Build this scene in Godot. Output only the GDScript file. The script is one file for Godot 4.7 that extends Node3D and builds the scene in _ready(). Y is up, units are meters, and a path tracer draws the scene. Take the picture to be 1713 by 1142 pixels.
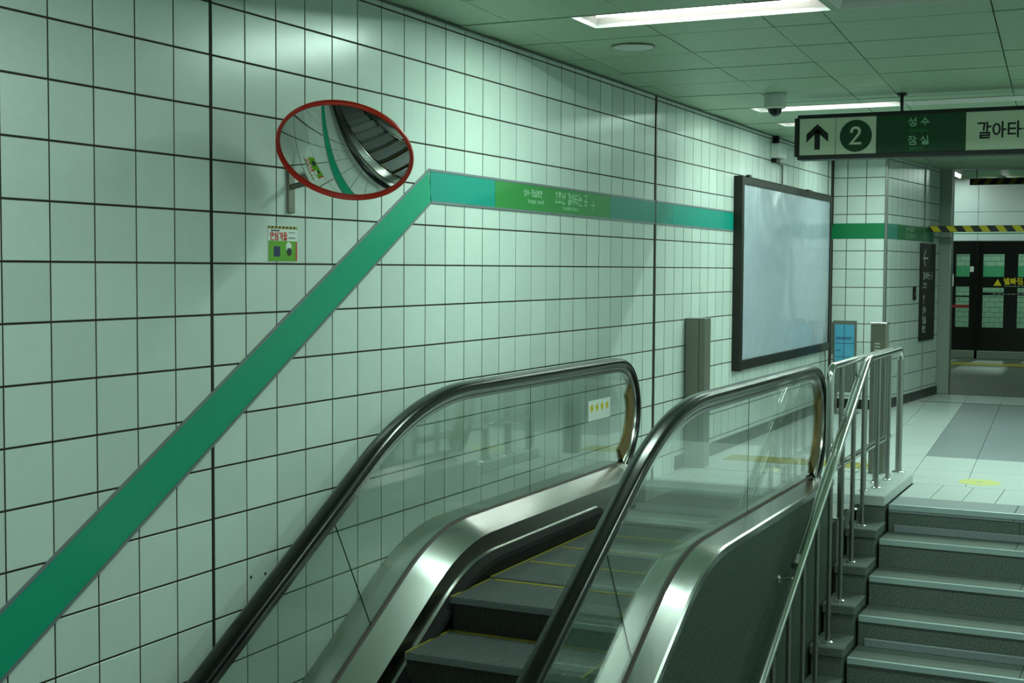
extends Node3D
# Metro station concourse: tiled wall, escalator head, stair flight. Origin: foot of the tiled wall (x = 0), landing floor y = 0, depth along -z.

const CEIL := 2.64
const TW := 0.2            # tile pitch along the wall
const TH := 0.19068        # tile pitch in height
const ROW0 := 2.42         # height of the joint below the second course from the ceiling
const GLASS_L := 0.15
const GLASS_R := 1.34
const ESC_MID := 0.745
const Z_TAN := -2.7686     # where the escalator starts to bend down
const R_STEP := 0.95
const BEND := PI / 6.0
const SKEW := 0.067        # paving and ceiling joints run slightly off the wall's direction

var M := {}
var used := {}
var rng := RandomNumberGenerator.new()
var cam: Camera3D

# ---------------------------------------------------------------- helpers
func numbered(called: String) -> String:
	if not used.has(called):
		used[called] = 0
		return called
	used[called] += 1
	return "%s_%03d" % [called, used[called]]

func thing(called: String, label: String, category: String, at := Vector3.ZERO, group := "") -> Node3D:
	var o := Node3D.new()
	o.name = numbered(called)
	add_child(o)
	o.position = at
	o.set_meta("label", label)
	o.set_meta("category", category)
	if group != "":
		o.set_meta("group", group)
	return o

func rebase(t: Node3D) -> void:
	# put the node of a thing built in place at the middle of its foot
	var all := AABB()
	var first := true
	for o in t.find_children("*", "MeshInstance3D", true, false):
		var xf := Transform3D.IDENTITY
		var n: Node = o
		while n != t:
			xf = (n as Node3D).transform * xf
			n = n.get_parent()
		var b: AABB = xf * (o as MeshInstance3D).mesh.get_aabb()
		all = b if first else all.merge(b)
		first = false
	var off := Vector3(all.get_center().x, all.position.y, all.get_center().z)
	t.position += off
	for c in t.get_children():
		(c as Node3D).position -= off

func struct(called: String, label := "") -> Node3D:
	var o := Node3D.new()
	o.name = numbered(called)
	add_child(o)
	o.set_meta("kind", "structure")
	if label != "":
		o.set_meta("label", label)
	return o

func begin() -> SurfaceTool:
	var st := SurfaceTool.new()
	st.begin(Mesh.PRIMITIVE_TRIANGLES)
	st.set_smooth_group(-1)
	return st

func done(st: SurfaceTool) -> ArrayMesh:
	st.generate_normals()
	return st.commit()

func part(parent: Node, called: String, what, m: Material, at := Vector3.ZERO) -> MeshInstance3D:
	var o := MeshInstance3D.new()
	o.name = called
	o.mesh = what if what is Mesh else done(what)
	o.material_override = null
	if o.mesh.get_surface_count() > 0:
		o.set_surface_override_material(0, m)
	parent.add_child(o, true)
	o.position = at
	return o

# triangle seen from outside when c lies behind it
func tri_out(st: SurfaceTool, a: Vector3, b: Vector3, c: Vector3, inside: Vector3) -> void:
	var n := (b - a).cross(c - a)
	if n.dot((a + b + c) / 3.0 - inside) > 0.0:
		st.add_vertex(a); st.add_vertex(c); st.add_vertex(b)
	else:
		st.add_vertex(a); st.add_vertex(b); st.add_vertex(c)

func quad_out(st: SurfaceTool, a: Vector3, b: Vector3, c: Vector3, d: Vector3, inside: Vector3) -> void:
	tri_out(st, a, b, c, inside)
	tri_out(st, a, c, d, inside)

func hexa(st: SurfaceTool, p: Array) -> void:
	# p: four corners of one end, then four of the other, in the same order
	var mid := Vector3.ZERO
	for v in p: mid += v
	mid /= 8.0
	quad_out(st, p[0], p[1], p[2], p[3], mid)
	quad_out(st, p[4], p[5], p[6], p[7], mid)
	for k in 4:
		quad_out(st, p[k], p[(k + 1) % 4], p[4 + (k + 1) % 4], p[4 + k], mid)

func box(st: SurfaceTool, lo: Vector3, hi: Vector3) -> void:
	hexa(st, [Vector3(lo.x, lo.y, lo.z), Vector3(hi.x, lo.y, lo.z), Vector3(hi.x, lo.y, hi.z), Vector3(lo.x, lo.y, hi.z),
		Vector3(lo.x, hi.y, lo.z), Vector3(hi.x, hi.y, lo.z), Vector3(hi.x, hi.y, hi.z), Vector3(lo.x, hi.y, hi.z)])

func cbox(st: SurfaceTool, lo: Vector3, hi: Vector3, b := 0.004) -> void:
	# box with chamfered edges
	var c := (lo + hi) * 0.5
	var h := (hi - lo) * 0.5
	b = minf(b, minf(h.x, minf(h.y, h.z)) * 0.9)
	var v := func(s: Vector3, ax: int) -> Vector3:
		var q := Vector3(h.x - b, h.y - b, h.z - b)
		q[ax] += b
		return c + q * s
	for ax in 3:
		var u := (ax + 1) % 3
		var w := (ax + 2) % 3
		for s in [-1.0, 1.0]:
			var f := []
			for k in [[-1, -1], [1, -1], [1, 1], [-1, 1]]:
				var e := Vector3.ONE
				e[ax] = s; e[u] = k[0]; e[w] = k[1]
				f.append(v.call(e, ax))
			quad_out(st, f[0], f[1], f[2], f[3], c)
		for su in [-1.0, 1.0]:
			for sw in [-1.0, 1.0]:
				var e0 := Vector3.ONE
				var e1 := Vector3.ONE
				e0[ax] = -1.0; e1[ax] = 1.0
				e0[u] = su; e1[u] = su; e0[w] = sw; e1[w] = sw
				quad_out(st, v.call(e0, u), v.call(e1, u), v.call(e1, w), v.call(e0, w), c)
	for sx in [-1.0, 1.0]:
		for sy in [-1.0, 1.0]:
			for sz in [-1.0, 1.0]:
				var e := Vector3(sx, sy, sz)
				tri_out(st, v.call(e, 0), v.call(e, 1), v.call(e, 2), c)

func bx(lo: Vector3, hi: Vector3, b := 0.0) -> SurfaceTool:
	var st := begin()
	if b > 0.0: cbox(st, lo, hi, b)
	else: box(st, lo, hi)
	return st

func prism(st: SurfaceTool, poly: Array, y0: float, y1: float) -> void:
	# convex polygon of Vector2(x, z), between two heights
	var mid := Vector3.ZERO
	for p in poly: mid += Vector3(p.x, (y0 + y1) / 2.0, p.y)
	mid /= poly.size()
	for k in poly.size():
		var a: Vector2 = poly[k]
		var b: Vector2 = poly[(k + 1) % poly.size()]
		quad_out(st, Vector3(a.x, y0, a.y), Vector3(b.x, y0, b.y), Vector3(b.x, y1, b.y), Vector3(a.x, y1, a.y), mid)
		for y in [y0, y1]:
			if k > 0 and k < poly.size() - 1:
				tri_out(st, Vector3(poly[0].x, y, poly[0].y), Vector3(a.x, y, a.y), Vector3(b.x, y, b.y), mid)

func wall_poly(st: SurfaceTool, poly: Array, x0: float, x1: float) -> void:
	# convex polygon of Vector2(z, y), between two x
	var mid := Vector3.ZERO
	for p in poly: mid += Vector3((x0 + x1) / 2.0, p.y, p.x)
	mid /= poly.size()
	for k in poly.size():
		var a: Vector2 = poly[k]
		var b: Vector2 = poly[(k + 1) % poly.size()]
		quad_out(st, Vector3(x0, a.y, a.x), Vector3(x0, b.y, b.x), Vector3(x1, b.y, b.x), Vector3(x1, a.y, a.x), mid)
		for x in [x0, x1]:
			if k > 0 and k < poly.size() - 1:
				tri_out(st, Vector3(x, poly[0].y, poly[0].x), Vector3(x, a.y, a.x), Vector3(x, b.y, b.x), mid)

func tube(st: SurfaceTool, pts: Array, r: float, sides := 12, caps := true) -> void:
	# round bar along points, smooth
	st.set_smooth_group(0)
	var rings := []
	var up := Vector3(0.31, 0.77, 0.55)
	for k in pts.size():
		var d: Vector3 = (pts[mini(k + 1, pts.size() - 1)] - pts[maxi(k - 1, 0)]).normalized()
		var a := d.cross(up).normalized()
		up = a.cross(d).normalized()
		var ring := []
		for s in sides:
			var t := TAU * s / sides
			ring.append(pts[k] + (a * cos(t) + up * sin(t)) * r)
		rings.append(ring)
	for k in rings.size() - 1:
		var mid: Vector3 = (pts[k] + pts[k + 1]) * 0.5
		for s in sides:
			var n := (s + 1) % sides
			quad_out(st, rings[k][s], rings[k][n], rings[k + 1][n], rings[k + 1][s], mid)
	st.set_smooth_group(-1)
	if caps:
		for e in [0, rings.size() - 1]:
			var inward: Vector3 = pts[1] if e == 0 else pts[pts.size() - 2]
			for s in sides:
				tri_out(st, pts[e], rings[e][s], rings[e][(s + 1) % sides], inward)

func lathe(st: SurfaceTool, prof: Array, at: Vector3, axis: Vector3, sides := 40, smooth := true, flip := 1) -> void:
	# prof: Vector2(radius, height along the axis)
	axis = axis.normalized()
	var a := axis.cross(Vector3(0.2, 0.3, 0.93)).normalized()
	if flip == 2:
		a = Vector3.UP
	var b := axis.cross(a)
	var inner: Vector3 = at + axis * ((prof[0].y + prof[prof.size() - 1].y) / 2.0)
	for k in prof.size() - 1:
		st.set_smooth_group(0 if smooth else (k % 30) + 1)
		for s in sides:
			var q := []
			for e in [[k, s], [k, s + 1], [k + 1, s + 1], [k + 1, s]]:
				var t: float = TAU * e[1] / sides
				var p: Vector2 = prof[e[0]]
				q.append(at + axis * p.y + (a * cos(t) + b * sin(t)) * p.x)
			if prof[k].x < 1e-5: tri_out(st, q[0], q[2], q[3], inner)
			elif prof[k + 1].x < 1e-5: tri_out(st, q[0], q[1], q[2], inner)
			else: quad_out(st, q[0], q[1], q[2], q[3], inner)
	st.set_smooth_group(-1)

func bent(pts: Array, r: float, n := 6) -> Array:
	# polyline with rounded corners
	var out := [pts[0]]
	for k in range(1, pts.size() - 1):
		var p: Vector3 = pts[k]
		var a: Vector3 = p + (pts[k - 1] - p).normalized() * r
		var b: Vector3 = p + (pts[k + 1] - p).normalized() * r
		for s in n + 1:
			var t := float(s) / n
			out.append(a.lerp(p, t).lerp(p.lerp(b, t), t))
	out.append(pts[pts.size() - 1])
	return out

# ---------------------------------------------------------------- lettering
const CHO := "ㄱㄲㄴㄷㄸㄹㅁㅂㅃㅅㅆㅇㅈㅉㅊㅋㅌㅍㅎ"
const JUNG := "ㅏㅐㅑㅒㅓㅔㅕㅖㅗㅘㅙㅚㅛㅜㅝㅞㅟㅠㅡㅢㅣ"
const JONG := " ㄱㄲㄳㄴㄵㄶㄷㄹㄺㄻㄼㄽㄾㄿㅀㅁㅂㅄㅅㅆㅇㅈㅊㅋㅌㅍㅎ"

func ring2(c: Vector2, r: Vector2, n := 18) -> Array:
	var out := []
	for k in n + 1:
		out.append(c + Vector2(cos(TAU * k / n) * r.x, sin(TAU * k / n) * r.y))
	return out

func jamo(ch: String) -> Array:
	var v := func(a: Array) -> Array:
		var out := []
		for k in range(0, a.size(), 2): out.append(Vector2(a[k], a[k + 1]))
		return out
	match ch:
		"ㄱ": return [v.call([0, 1, 1, 1, 0.85, 0])]
		"ㄴ": return [v.call([0, 1, 0, 0, 1, 0])]
		"ㄷ": return [v.call([1, 1, 0, 1, 0, 0, 1, 0])]
		"ㄹ": return [v.call([0, 1, 1, 1, 1, 0.5, 0, 0.5, 0, 0, 1, 0])]
		"ㅁ": return [v.call([0, 1, 1, 1, 1, 0, 0, 0, 0, 1])]
		"ㅂ": return [v.call([0, 1, 0, 0, 1, 0, 1, 1]), v.call([0, 0.55, 1, 0.55])]
		"ㅃ": return [v.call([0, 1, 0, 0, 0.42, 0, 0.42, 1]), v.call([0, 0.5, 0.42, 0.5]), v.call([0.58, 1, 0.58, 0, 1, 0, 1, 1]), v.call([0.58, 0.5, 1, 0.5])]
		"ㅅ": return [v.call([0.5, 1, 0.44, 0.55, 0, 0]), v.call([0.46, 0.6, 1, 0])]
		"ㅇ": return [ring2(Vector2(0.5, 0.5), Vector2(0.5, 0.5))]
		"ㅈ": return [v.call([0, 1, 1, 1]), v.call([0.5, 1, 0.44, 0.55, 0, 0]), v.call([0.46, 0.6, 1, 0])]
		"ㅌ": return [v.call([1, 1, 0, 1, 0, 0, 1, 0]), v.call([0, 0.5, 1, 0.5])]
		"ㅎ": return [v.call([0.3, 1.08, 0.7, 1.08]), v.call([0, 0.82, 1, 0.82]), ring2(Vector2(0.5, 0.32), Vector2(0.36, 0.32))]
		"ㅏ": return [v.call([0.35, 1, 0.35, 0]), v.call([0.35, 0.5, 1, 0.5])]
		"ㅓ": return [v.call([0.7, 1, 0.7, 0]), v.call([0, 0.5, 0.7, 0.5])]
		"ㅕ": return [v.call([0.7, 1, 0.7, 0]), v.call([0, 0.64, 0.7, 0.64]), v.call([0, 0.36, 0.7, 0.36])]
		"ㅣ": return [v.call([0.5, 1, 0.5, 0])]
		"ㅗ": return [v.call([0, 0, 1, 0]), v.call([0.5, 0, 0.5, 0.9])]
		"ㅜ": return [v.call([0, 0.85, 1, 0.85]), v.call([0.5, 0.85, 0.5, 0])]
		"ㅡ": return [v.call([0, 0.5, 1, 0.5])]
		"ㅢ": return [v.call([0, 0.2, 0.7, 0.2]), v.call([0.92, 1, 0.92, 0])]
	return []

func syllable(ch: String) -> Array:
	# strokes of one character in a unit square
	var out := []
	var put := func(j: String, x0: float, x1: float, y0: float, y1: float) -> void:
		for s in jamo(j):
			var q := []
			for p in s: q.append(Vector2(lerpf(x0, x1, p.x), lerpf(y0, y1, p.y)))
			out.append(q)
	var code := ch.unicode_at(0) - 0xAC00
	if ch == "2":
		return [[Vector2(0.22, 0.72), Vector2(0.26, 0.86), Vector2(0.38, 0.95), Vector2(0.52, 0.96), Vector2(0.66, 0.9), Vector2(0.73, 0.77), Vector2(0.7, 0.63), Vector2(0.58, 0.47), Vector2(0.2, 0.04), Vector2(0.78, 0.04)]]
	if ch == "·":
		return [[Vector2(0.3, 0.5), Vector2(0.5, 0.5)]]
	if ch == "→":
		return [[Vector2(0, 0.5), Vector2(1, 0.5)], [Vector2(0.6, 0.95), Vector2(1, 0.5), Vector2(0.6, 0.05)]]
	if ch == "←":
		return [[Vector2(0, 0.5), Vector2(1, 0.5)], [Vector2(0.4, 0.95), Vector2(0, 0.5), Vector2(0.4, 0.05)]]
	if ch == "↑":
		return [[Vector2(0.5, 0), Vector2(0.5, 1)], [Vector2(0.1, 0.6), Vector2(0.5, 1), Vector2(0.9, 0.6)]]
	if code < 0 or code > 11171:
		return out
	var cho := CHO[code / 588]
	var jung := JUNG[(code % 588) / 28]
	var jong := JONG[code % 28]
	var low := jong != " "
	if jung in ["ㅗ", "ㅜ", "ㅡ"]:
		put.call(cho, 0.2, 0.8, 0.68 if low else 0.56, 1.0 if low else 0.98)
		put.call(jung, 0.04, 0.96, 0.42 if low else 0.1, 0.6 if low else 0.46)
		if low: put.call(jong, 0.2, 0.82, 0.0, 0.28)
	elif jung == "ㅢ":
		put.call(cho, 0.1, 0.58, 0.5, 0.92)
		put.call(jung, 0.02, 0.98, 0.0, 1.0)
	else:
		put.call(cho, 0.06, 0.54, 0.5 if low else 0.2, 0.96 if low else 0.88)
		put.call(jung, 0.6, 0.98, 0.44 if low else 0.0, 1.0)
		if low: put.call(jong, 0.24, 0.88, 0.0, 0.32)
	return out

func stroke_text(st: SurfaceTool, s: String, at: Vector3, right: Vector3, up: Vector3, h: float, wide := 0.9, thick := 0.1) -> float:
	# printed characters of height h; returns the length of the line
	var x := 0.0
	var nrm := right.cross(up)
	for ch in s:
		if ch == " ":
			x += 0.4 * h
			continue
		var lift := 0.0
		for line in syllable(ch):
			var p := []
			for v in line:
				p.append(Vector2(x + v.x * h * wide, v.y * h))
			var ring: bool = line.size() > 3 and line[0].distance_to(line[line.size() - 1]) < 0.001
			if not ring:
				p[0] = p[0] - (p[1] - p[0]).normalized() * h * thick * 0.4
				p[p.size() - 1] = p[p.size() - 1] + (p[p.size() - 1] - p[p.size() - 2]).normalized() * h * thick * 0.4
			var lo := []
			var hi := []
			for k in p.size():
				var before: Vector2 = p[k - 1] if k > 0 else (p[p.size() - 2] if ring else p[k])
				var after: Vector2 = p[k + 1] if k < p.size() - 1 else (p[1] if ring else p[k])
				var d0: Vector2 = (p[k] - before).normalized() if p[k] != before else (after - p[k]).normalized()
				var d1: Vector2 = (after - p[k]).normalized() if p[k] != after else d0
				var m := Vector2(-(d0.y + d1.y), d0.x + d1.x)
				m = m.normalized() if m.length() > 0.01 else Vector2(-d0.y, d0.x)
				var w: float = h * thick * 0.5 / maxf(0.5, m.dot(Vector2(-d0.y, d0.x)))
				var q := func(v: Vector2) -> Vector3: return at + right * v.x + up * v.y + nrm * lift
				lo.append(q.call(p[k] - m * w))
				hi.append(q.call(p[k] + m * w))
			for k in p.size() - 1:
				quad_out(st, lo[k], hi[k], hi[k + 1], lo[k + 1], at - nrm)
			lift += 0.0002
		x += h * wide * (0.85 if ch == "2" else (0.8 if ch == "·" else 1.12))
	return x

func latin(parent: Node, s: String, at: Vector3, turn: float, h: float, m: Material, called := "lettering") -> MeshInstance3D:
	var t := TextMesh.new()
	var f := SystemFont.new()
	f.font_names = PackedStringArray(["Droid Sans"])
	t.font = f
	t.text = s
	t.font_size = 32
	t.pixel_size = h / 24.0
	t.depth = 0.0008
	t.curve_step = 1.0
	var o := MeshInstance3D.new()
	o.name = called
	o.mesh = t
	o.set_surface_override_material(0, m)
	t.material = m
	parent.add_child(o, true)
	o.position = at
	o.rotation.y = turn
	return o

# ---------------------------------------------------------------- materials
func mat(called: String, col: Color, rough := 0.6, metal := 0.0, spec := 0.5) -> StandardMaterial3D:
	var m := StandardMaterial3D.new()
	m.resource_name = called
	m.albedo_color = col
	m.roughness = rough
	m.metallic = metal
	m.metallic_specular = spec
	M[called] = m
	return m

func noise_tex(freq: float, lo: Color, hi: Color, seed_ := 1, size := 512, octaves := 4) -> NoiseTexture2D:
	var n := FastNoiseLite.new()
	n.seed = seed_
	n.frequency = freq
	n.fractal_octaves = octaves
	var t := NoiseTexture2D.new()
	t.width = size
	t.height = size
	t.seamless = true
	t.noise = n
	var g := Gradient.new()
	g.set_color(0, lo)
	g.set_color(1, hi)
	t.color_ramp = g
	return t

func grained(m: StandardMaterial3D, freq: float, lo: float, hi: float, scale: float, seed_ := 1, bump := 0.0) -> void:
	m.albedo_texture = noise_tex(freq, Color(lo, lo, lo), Color(hi, hi, hi), seed_)
	m.uv1_triplanar = true
	m.uv1_world_triplanar = true
	m.uv1_scale = Vector3(scale, scale, scale)
	if bump > 0.0:
		m.heightmap_enabled = true
		m.heightmap_texture = noise_tex(freq, Color.BLACK, Color.WHITE, seed_ + 7)
		m.heightmap_scale = bump

func make_materials() -> void:
	# glazed wall tiles: a few firings, each a shade apart
	for k in 4:
		var v: float = [0.0, 0.012, -0.014, 0.022][k]
		var m := mat("tile_%s" % ["a", "b", "c", "d"][k], Color(0.80 + v, 0.845 + v, 0.82 + v), 0.25, 0.0, 0.45)
		grained(m, 0.012, 0.985, 1.0, 1.7, 11 + k)
	mat("grout", Color(0.20, 0.16, 0.12), 0.95)
	mat("joint_filler", Color(0.09, 0.07, 0.06), 0.8)
	mat("steel_strip", Color(0.42, 0.38, 0.34), 0.32, 0.9)
	var plaster := mat("ceiling_panel", Color(0.64, 0.74, 0.62), 0.42)
	grained(plaster, 0.02, 0.93, 1.0, 1.2, 5)
	mat("plenum", Color(0.08, 0.09, 0.08), 0.95)
	mat("concrete", Color(0.35, 0.37, 0.35), 0.9)
	# metals
	mat("stainless", Color(0.82, 0.82, 0.81), 0.2, 1.0)
	mat("stainless_satin", Color(0.62, 0.62, 0.60), 0.34, 1.0)
	var clad := mat("cladding", Color(0.44, 0.50, 0.42), 0.5, 0.2)
	clad.albedo_texture = noise_tex(0.06, Color(0.3, 0.3, 0.3), Color(1, 1, 1), 21)
	clad.uv1_triplanar = true
	clad.uv1_world_triplanar = true
	clad.uv1_scale = Vector3(6.0, 0.8, 6.0)
	mat("nosing_metal", Color(0.70, 0.77, 0.77), 0.3, 0.4)
	mat("skirt_steel", Color(0.50, 0.49, 0.46), 0.25, 1.0)
	mat("dark_steel", Color(0.10, 0.10, 0.095), 0.45, 0.6)
	mat("bronze", Color(0.44, 0.35, 0.17), 0.4, 0.5)
	mat("post_steel", Color(0.46, 0.46, 0.41), 0.42, 0.4)
	mat("rubber", Color(0.03, 0.032, 0.032), 0.22)
	mat("brush_black", Color(0.015, 0.015, 0.015), 0.95)
	mat("gasket", Color(0.20, 0.13, 0.10), 0.6)
	var gl := mat("glass", Color(0.50, 0.64, 0.54, 0.13), 0.02)
	gl.transparency = BaseMaterial3D.TRANSPARENCY_ALPHA
	mat("glass_edge", Color(0.08, 0.16, 0.11), 0.25)
	# escalator steps
	mat("step_alloy", Color(0.40, 0.42, 0.42), 0.5, 0.4)
	mat("step_side", Color(0.24, 0.25, 0.23), 0.5, 0.4)
	mat("yellow_paint", Color(0.46, 0.42, 0.05), 0.7)
	# stone
	var g1 := mat("granite_light", Color(0.79, 0.82, 0.82), 0.42)
	grained(g1, 0.09, 0.72, 1.0, 2.2, 31)
	var g2 := mat("granite_mid", Color(0.58, 0.61, 0.63), 0.42)
	grained(g2, 0.09, 0.7, 1.0, 2.2, 33)
	var g3 := mat("granite_step", Color(0.47, 0.51, 0.48), 0.5)
	grained(g3, 0.09, 0.5, 1.0, 1.8, 35)
	mat("baseboard_stone", Color(0.07, 0.07, 0.065), 0.4)
	mat("tactile_yellow", Color(0.58, 0.55, 0.28), 0.7)
	mat("sticker_yellow", Color(0.70, 0.70, 0.42), 0.6)
	var fp := mat("platform_floor", Color(0.33, 0.36, 0.31), 0.5)
	grained(fp, 0.06, 0.75, 1.0, 0.9, 39)
	# colours
	mat("stripe_green", Color(0.02, 0.60, 0.46), 0.35)
	mat("stripe_teal", Color(0.0, 0.56, 0.50), 0.35)
	mat("stripe_leaf", Color(0.19, 0.53, 0.25), 0.4)
	mat("stripe_sea", Color(0.12, 0.52, 0.46), 0.35)
	mat("stripe_deep", Color(0.01, 0.45, 0.27), 0.4)
	mat("edging", Color(0.50, 0.53, 0.55), 0.45, 0.4)
	mat("print_white", Color(0.86, 0.88, 0.86), 0.6)
	mat("print_pale", Color(0.62, 0.80, 0.66), 0.6)
	mat("print_grey", Color(0.55, 0.57, 0.55), 0.6)
	mat("print_black", Color(0.02, 0.02, 0.02), 0.5)
	mat("print_red", Color(0.80, 0.20, 0.10), 0.6)
	mat("dull_red", Color(0.50, 0.10, 0.05), 0.6)
	mat("print_yellow", Color(0.80, 0.72, 0.10), 0.6)
	mat("print_lime", Color(0.36, 0.62, 0.04), 0.6)
	mat("print_blue", Color(0.08, 0.12, 0.32), 0.6)
	mat("rim_red", Color(0.78, 0.13, 0.05), 0.4)
	mat("mirror", Color(0.88, 0.89, 0.88), 0.015, 1.0)
	mat("sign_white", Color(0.86, 0.88, 0.80), 0.55)
	mat("sign_green", Color(0.02, 0.26, 0.13), 0.5)
	mat("sign_frame", Color(0.012, 0.012, 0.012), 0.45)
	mat("board_frame", Color(0.12, 0.115, 0.10), 0.4, 0.3)
	var film := mat("board_film", Color(0.66, 0.70, 0.75), 0.19)
	film.heightmap_enabled = true
	film.heightmap_texture = noise_tex(0.006, Color.BLACK, Color.WHITE, 51, 512, 2)
	film.heightmap_scale = 1.2
	film.uv1_triplanar = true
	film.uv1_world_triplanar = true
	film.uv1_scale = Vector3(0.55, 0.55, 0.55)
	mat("poster_blue", Color(0.30, 0.60, 0.72), 0.4)
	mat("kiosk_grey", Color(0.40, 0.42, 0.38), 0.45, 0.4)
	mat("white_plastic", Color(0.80, 0.82, 0.80), 0.45)
	mat("dome_black", Color(0.01, 0.01, 0.01), 0.12)
	mat("jamb_metal", Color(0.50, 0.54, 0.49), 0.5, 0.2)
	mat("header_white", Color(0.82, 0.86, 0.87), 0.45)
	mat("door_black", Color(0.018, 0.02, 0.018), 0.35)
	mat("track_tile", Color(0.42, 0.55, 0.46), 0.5)
	mat("reflector", Color(0.86, 0.86, 0.84), 0.35)
	mat("fixture_dark", Color(0.30, 0.32, 0.31), 0.5)
	var t := mat("tube_lit", Color(1, 1, 1), 0.4)
	t.emission_enabled = true
	t.emission = Color(1.0, 0.98, 0.96)
	t.emission_energy_multiplier = 8.0
	mat("tube_off", Color(0.75, 0.78, 0.76), 0.3)

# ---------------------------------------------------------------- camera, light
const LAMP_COLOR := Color(0.845, 1.0, 0.93)
const LAMP_ENERGY := 5.0

func make_camera() -> void:
	cam = Camera3D.new()
	cam.name = "camera"
	add_child(cam)
	cam.position = Vector3(3.1789, 1.4542, 3.0481)
	cam.rotation = Vector3(-0.0537, 0.4477, 0.0057)
	cam.fov = 28.19
	cam.near = 0.05
	cam.far = 100.0
	cam.current = true
	var we := WorldEnvironment.new()
	we.name = "environment"
	var e := Environment.new()
	e.background_mode = Environment.BG_COLOR
	e.background_color = Color(0, 0, 0)
	e.tonemap_mode = Environment.TONE_MAPPER_LINEAR
	e.tonemap_exposure = 1.55
	e.sdfgi_enabled = true
	e.ssao_enabled = true
	e.ssil_enabled = true
	we.environment = e
	add_child(we)

func fixture(x0: float, x1: float, z0: float, z1: float, lit: bool, label: String, energy := LAMP_ENERGY, y := CEIL) -> void:
	# recessed trough light: sloping end plates, reflector and one tube; z0 > z1
	var t := thing("ceiling_light", label, "light", Vector3((x0 + x1) / 2.0, y, (z0 + z1) / 2.0), "recessed trough lights")
	var hx := (x1 - x0) / 2.0
	var hz := (z0 - z1) / 2.0
	var dp := 0.085
	var refl: Material = M.reflector
	var s := begin()
	hexa(s, [Vector3(-hx, dp, -hz), Vector3(hx, dp, -hz), Vector3(hx, dp, hz), Vector3(-hx, dp, hz), Vector3(-hx, dp + 0.02, -hz), Vector3(hx, dp + 0.02, -hz), Vector3(hx, dp + 0.02, hz), Vector3(-hx, dp + 0.02, hz)])
	part(t, "housing", s, M.fixture_dark)
	for e in [-1.0, 1.0]:
		s = begin()
		hexa(s, [Vector3(-hx, 0, e * hz), Vector3(hx, 0, e * hz), Vector3(hx, 0, e * (hz - 0.006)), Vector3(-hx, 0, e * (hz - 0.006)),
			Vector3(-hx, dp, e * (hz - 0.07)), Vector3(hx, dp, e * (hz - 0.07)), Vector3(hx, dp, e * (hz - 0.076)), Vector3(-hx, dp, e * (hz - 0.076))])
		part(t, "reflector", s, refl)
		s = begin()
		hexa(s, [Vector3(e * hx, 0, -hz), Vector3(e * hx, 0, hz), Vector3(e * (hx - 0.006), 0, hz), Vector3(e * (hx - 0.006), 0, -hz),
			Vector3(e * (hx - 0.05), dp, -hz), Vector3(e * (hx - 0.05), dp, hz), Vector3(e * (hx - 0.056), dp, hz), Vector3(e * (hx - 0.056), dp, -hz)])
		part(t, "end_plate", s, refl)
		part(t, "lamp_holder", bx(Vector3(e * (hx - 0.075), 0.03, -0.02) if e > 0 else Vector3(-hx + 0.05, 0.03, -0.02), Vector3(hx - 0.05, 0.085, 0.02) if e > 0 else Vector3(-hx + 0.075, 0.085, 0.02), 0.004), M.white_plastic)
	s = begin()
	tube(s, [Vector3(-hx + 0.075, 0.040, 0), Vector3(hx - 0.075, 0.040, 0)], 0.019, 14)
	part(t, "lamp_tube", s, M.tube_lit if lit else M.tube_off)
	if lit:
		var l := AreaLight3D.new()
		l.name = "tube_glow"
		t.add_child(l, true)
		l.position = Vector3(0, 0.018, 0)
		l.rotation = Vector3(-PI / 2.0, 0, 0)
		l.area_size = Vector2(2.0 * hx - 0.16, 0.034)
		l.area_normalize_energy = true
		l.light_color = LAMP_COLOR
		l.light_energy = energy
		l.area_range = 30.0
		l.area_attenuation = 2.0
		l.shadow_enabled = true

# ---------------------------------------------------------------- tiled walls
func seen_px(p: Vector3) -> Vector2:
	# pixel of a point in the 1713 x 1142 frame, to pick the tiles that show largest
	var q := cam.transform.affine_inverse() * p
	if q.z > -0.1: return Vector2(-9999, -9999)
	var f := 571.0 / tan(deg_to_rad(cam.fov) / 2.0)
	return Vector2(856.5 + f * q.x / -q.z, 571.0 - f * q.y / -q.z)

func tile_into(st: SurfaceTool, c: Vector3, r: Vector3, u: Vector3, n: Vector3, w: float, h: float, sides := true) -> void:
	var b := 0.0009
	var f := []
	var e := []
	var k := []
	for s in [Vector2(-1, -1), Vector2(1, -1), Vector2(1, 1), Vector2(-1, 1)]:
		f.append(c + r * s.x * (w / 2.0 - b) + u * s.y * (h / 2.0 - b))
		e.append(c + r * s.x * w / 2.0 + u * s.y * h / 2.0 - n * b)
		k.append(c + r * s.x * w / 2.0 + u * s.y * h / 2.0 - n * 0.0032)
	var ins := c - n * 0.02
	quad_out(st, f[0], f[1], f[2], f[3], ins)
	for a in 4:
		var d := (a + 1) % 4
		quad_out(st, f[a], f[d], e[d], e[a], ins)
		if sides: quad_out(st, e[a], e[d], k[d], k[a], ins)

func bound(i: int, after: bool) -> float:
	# distance of wall joint i along the wall; the two movement joints are wider
	var d := i * TW
	if i > 5 or (i == 5 and after): d += 0.0129
	if i > 29 or (i == 29 and after): d += 0.0371
	return d

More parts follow.
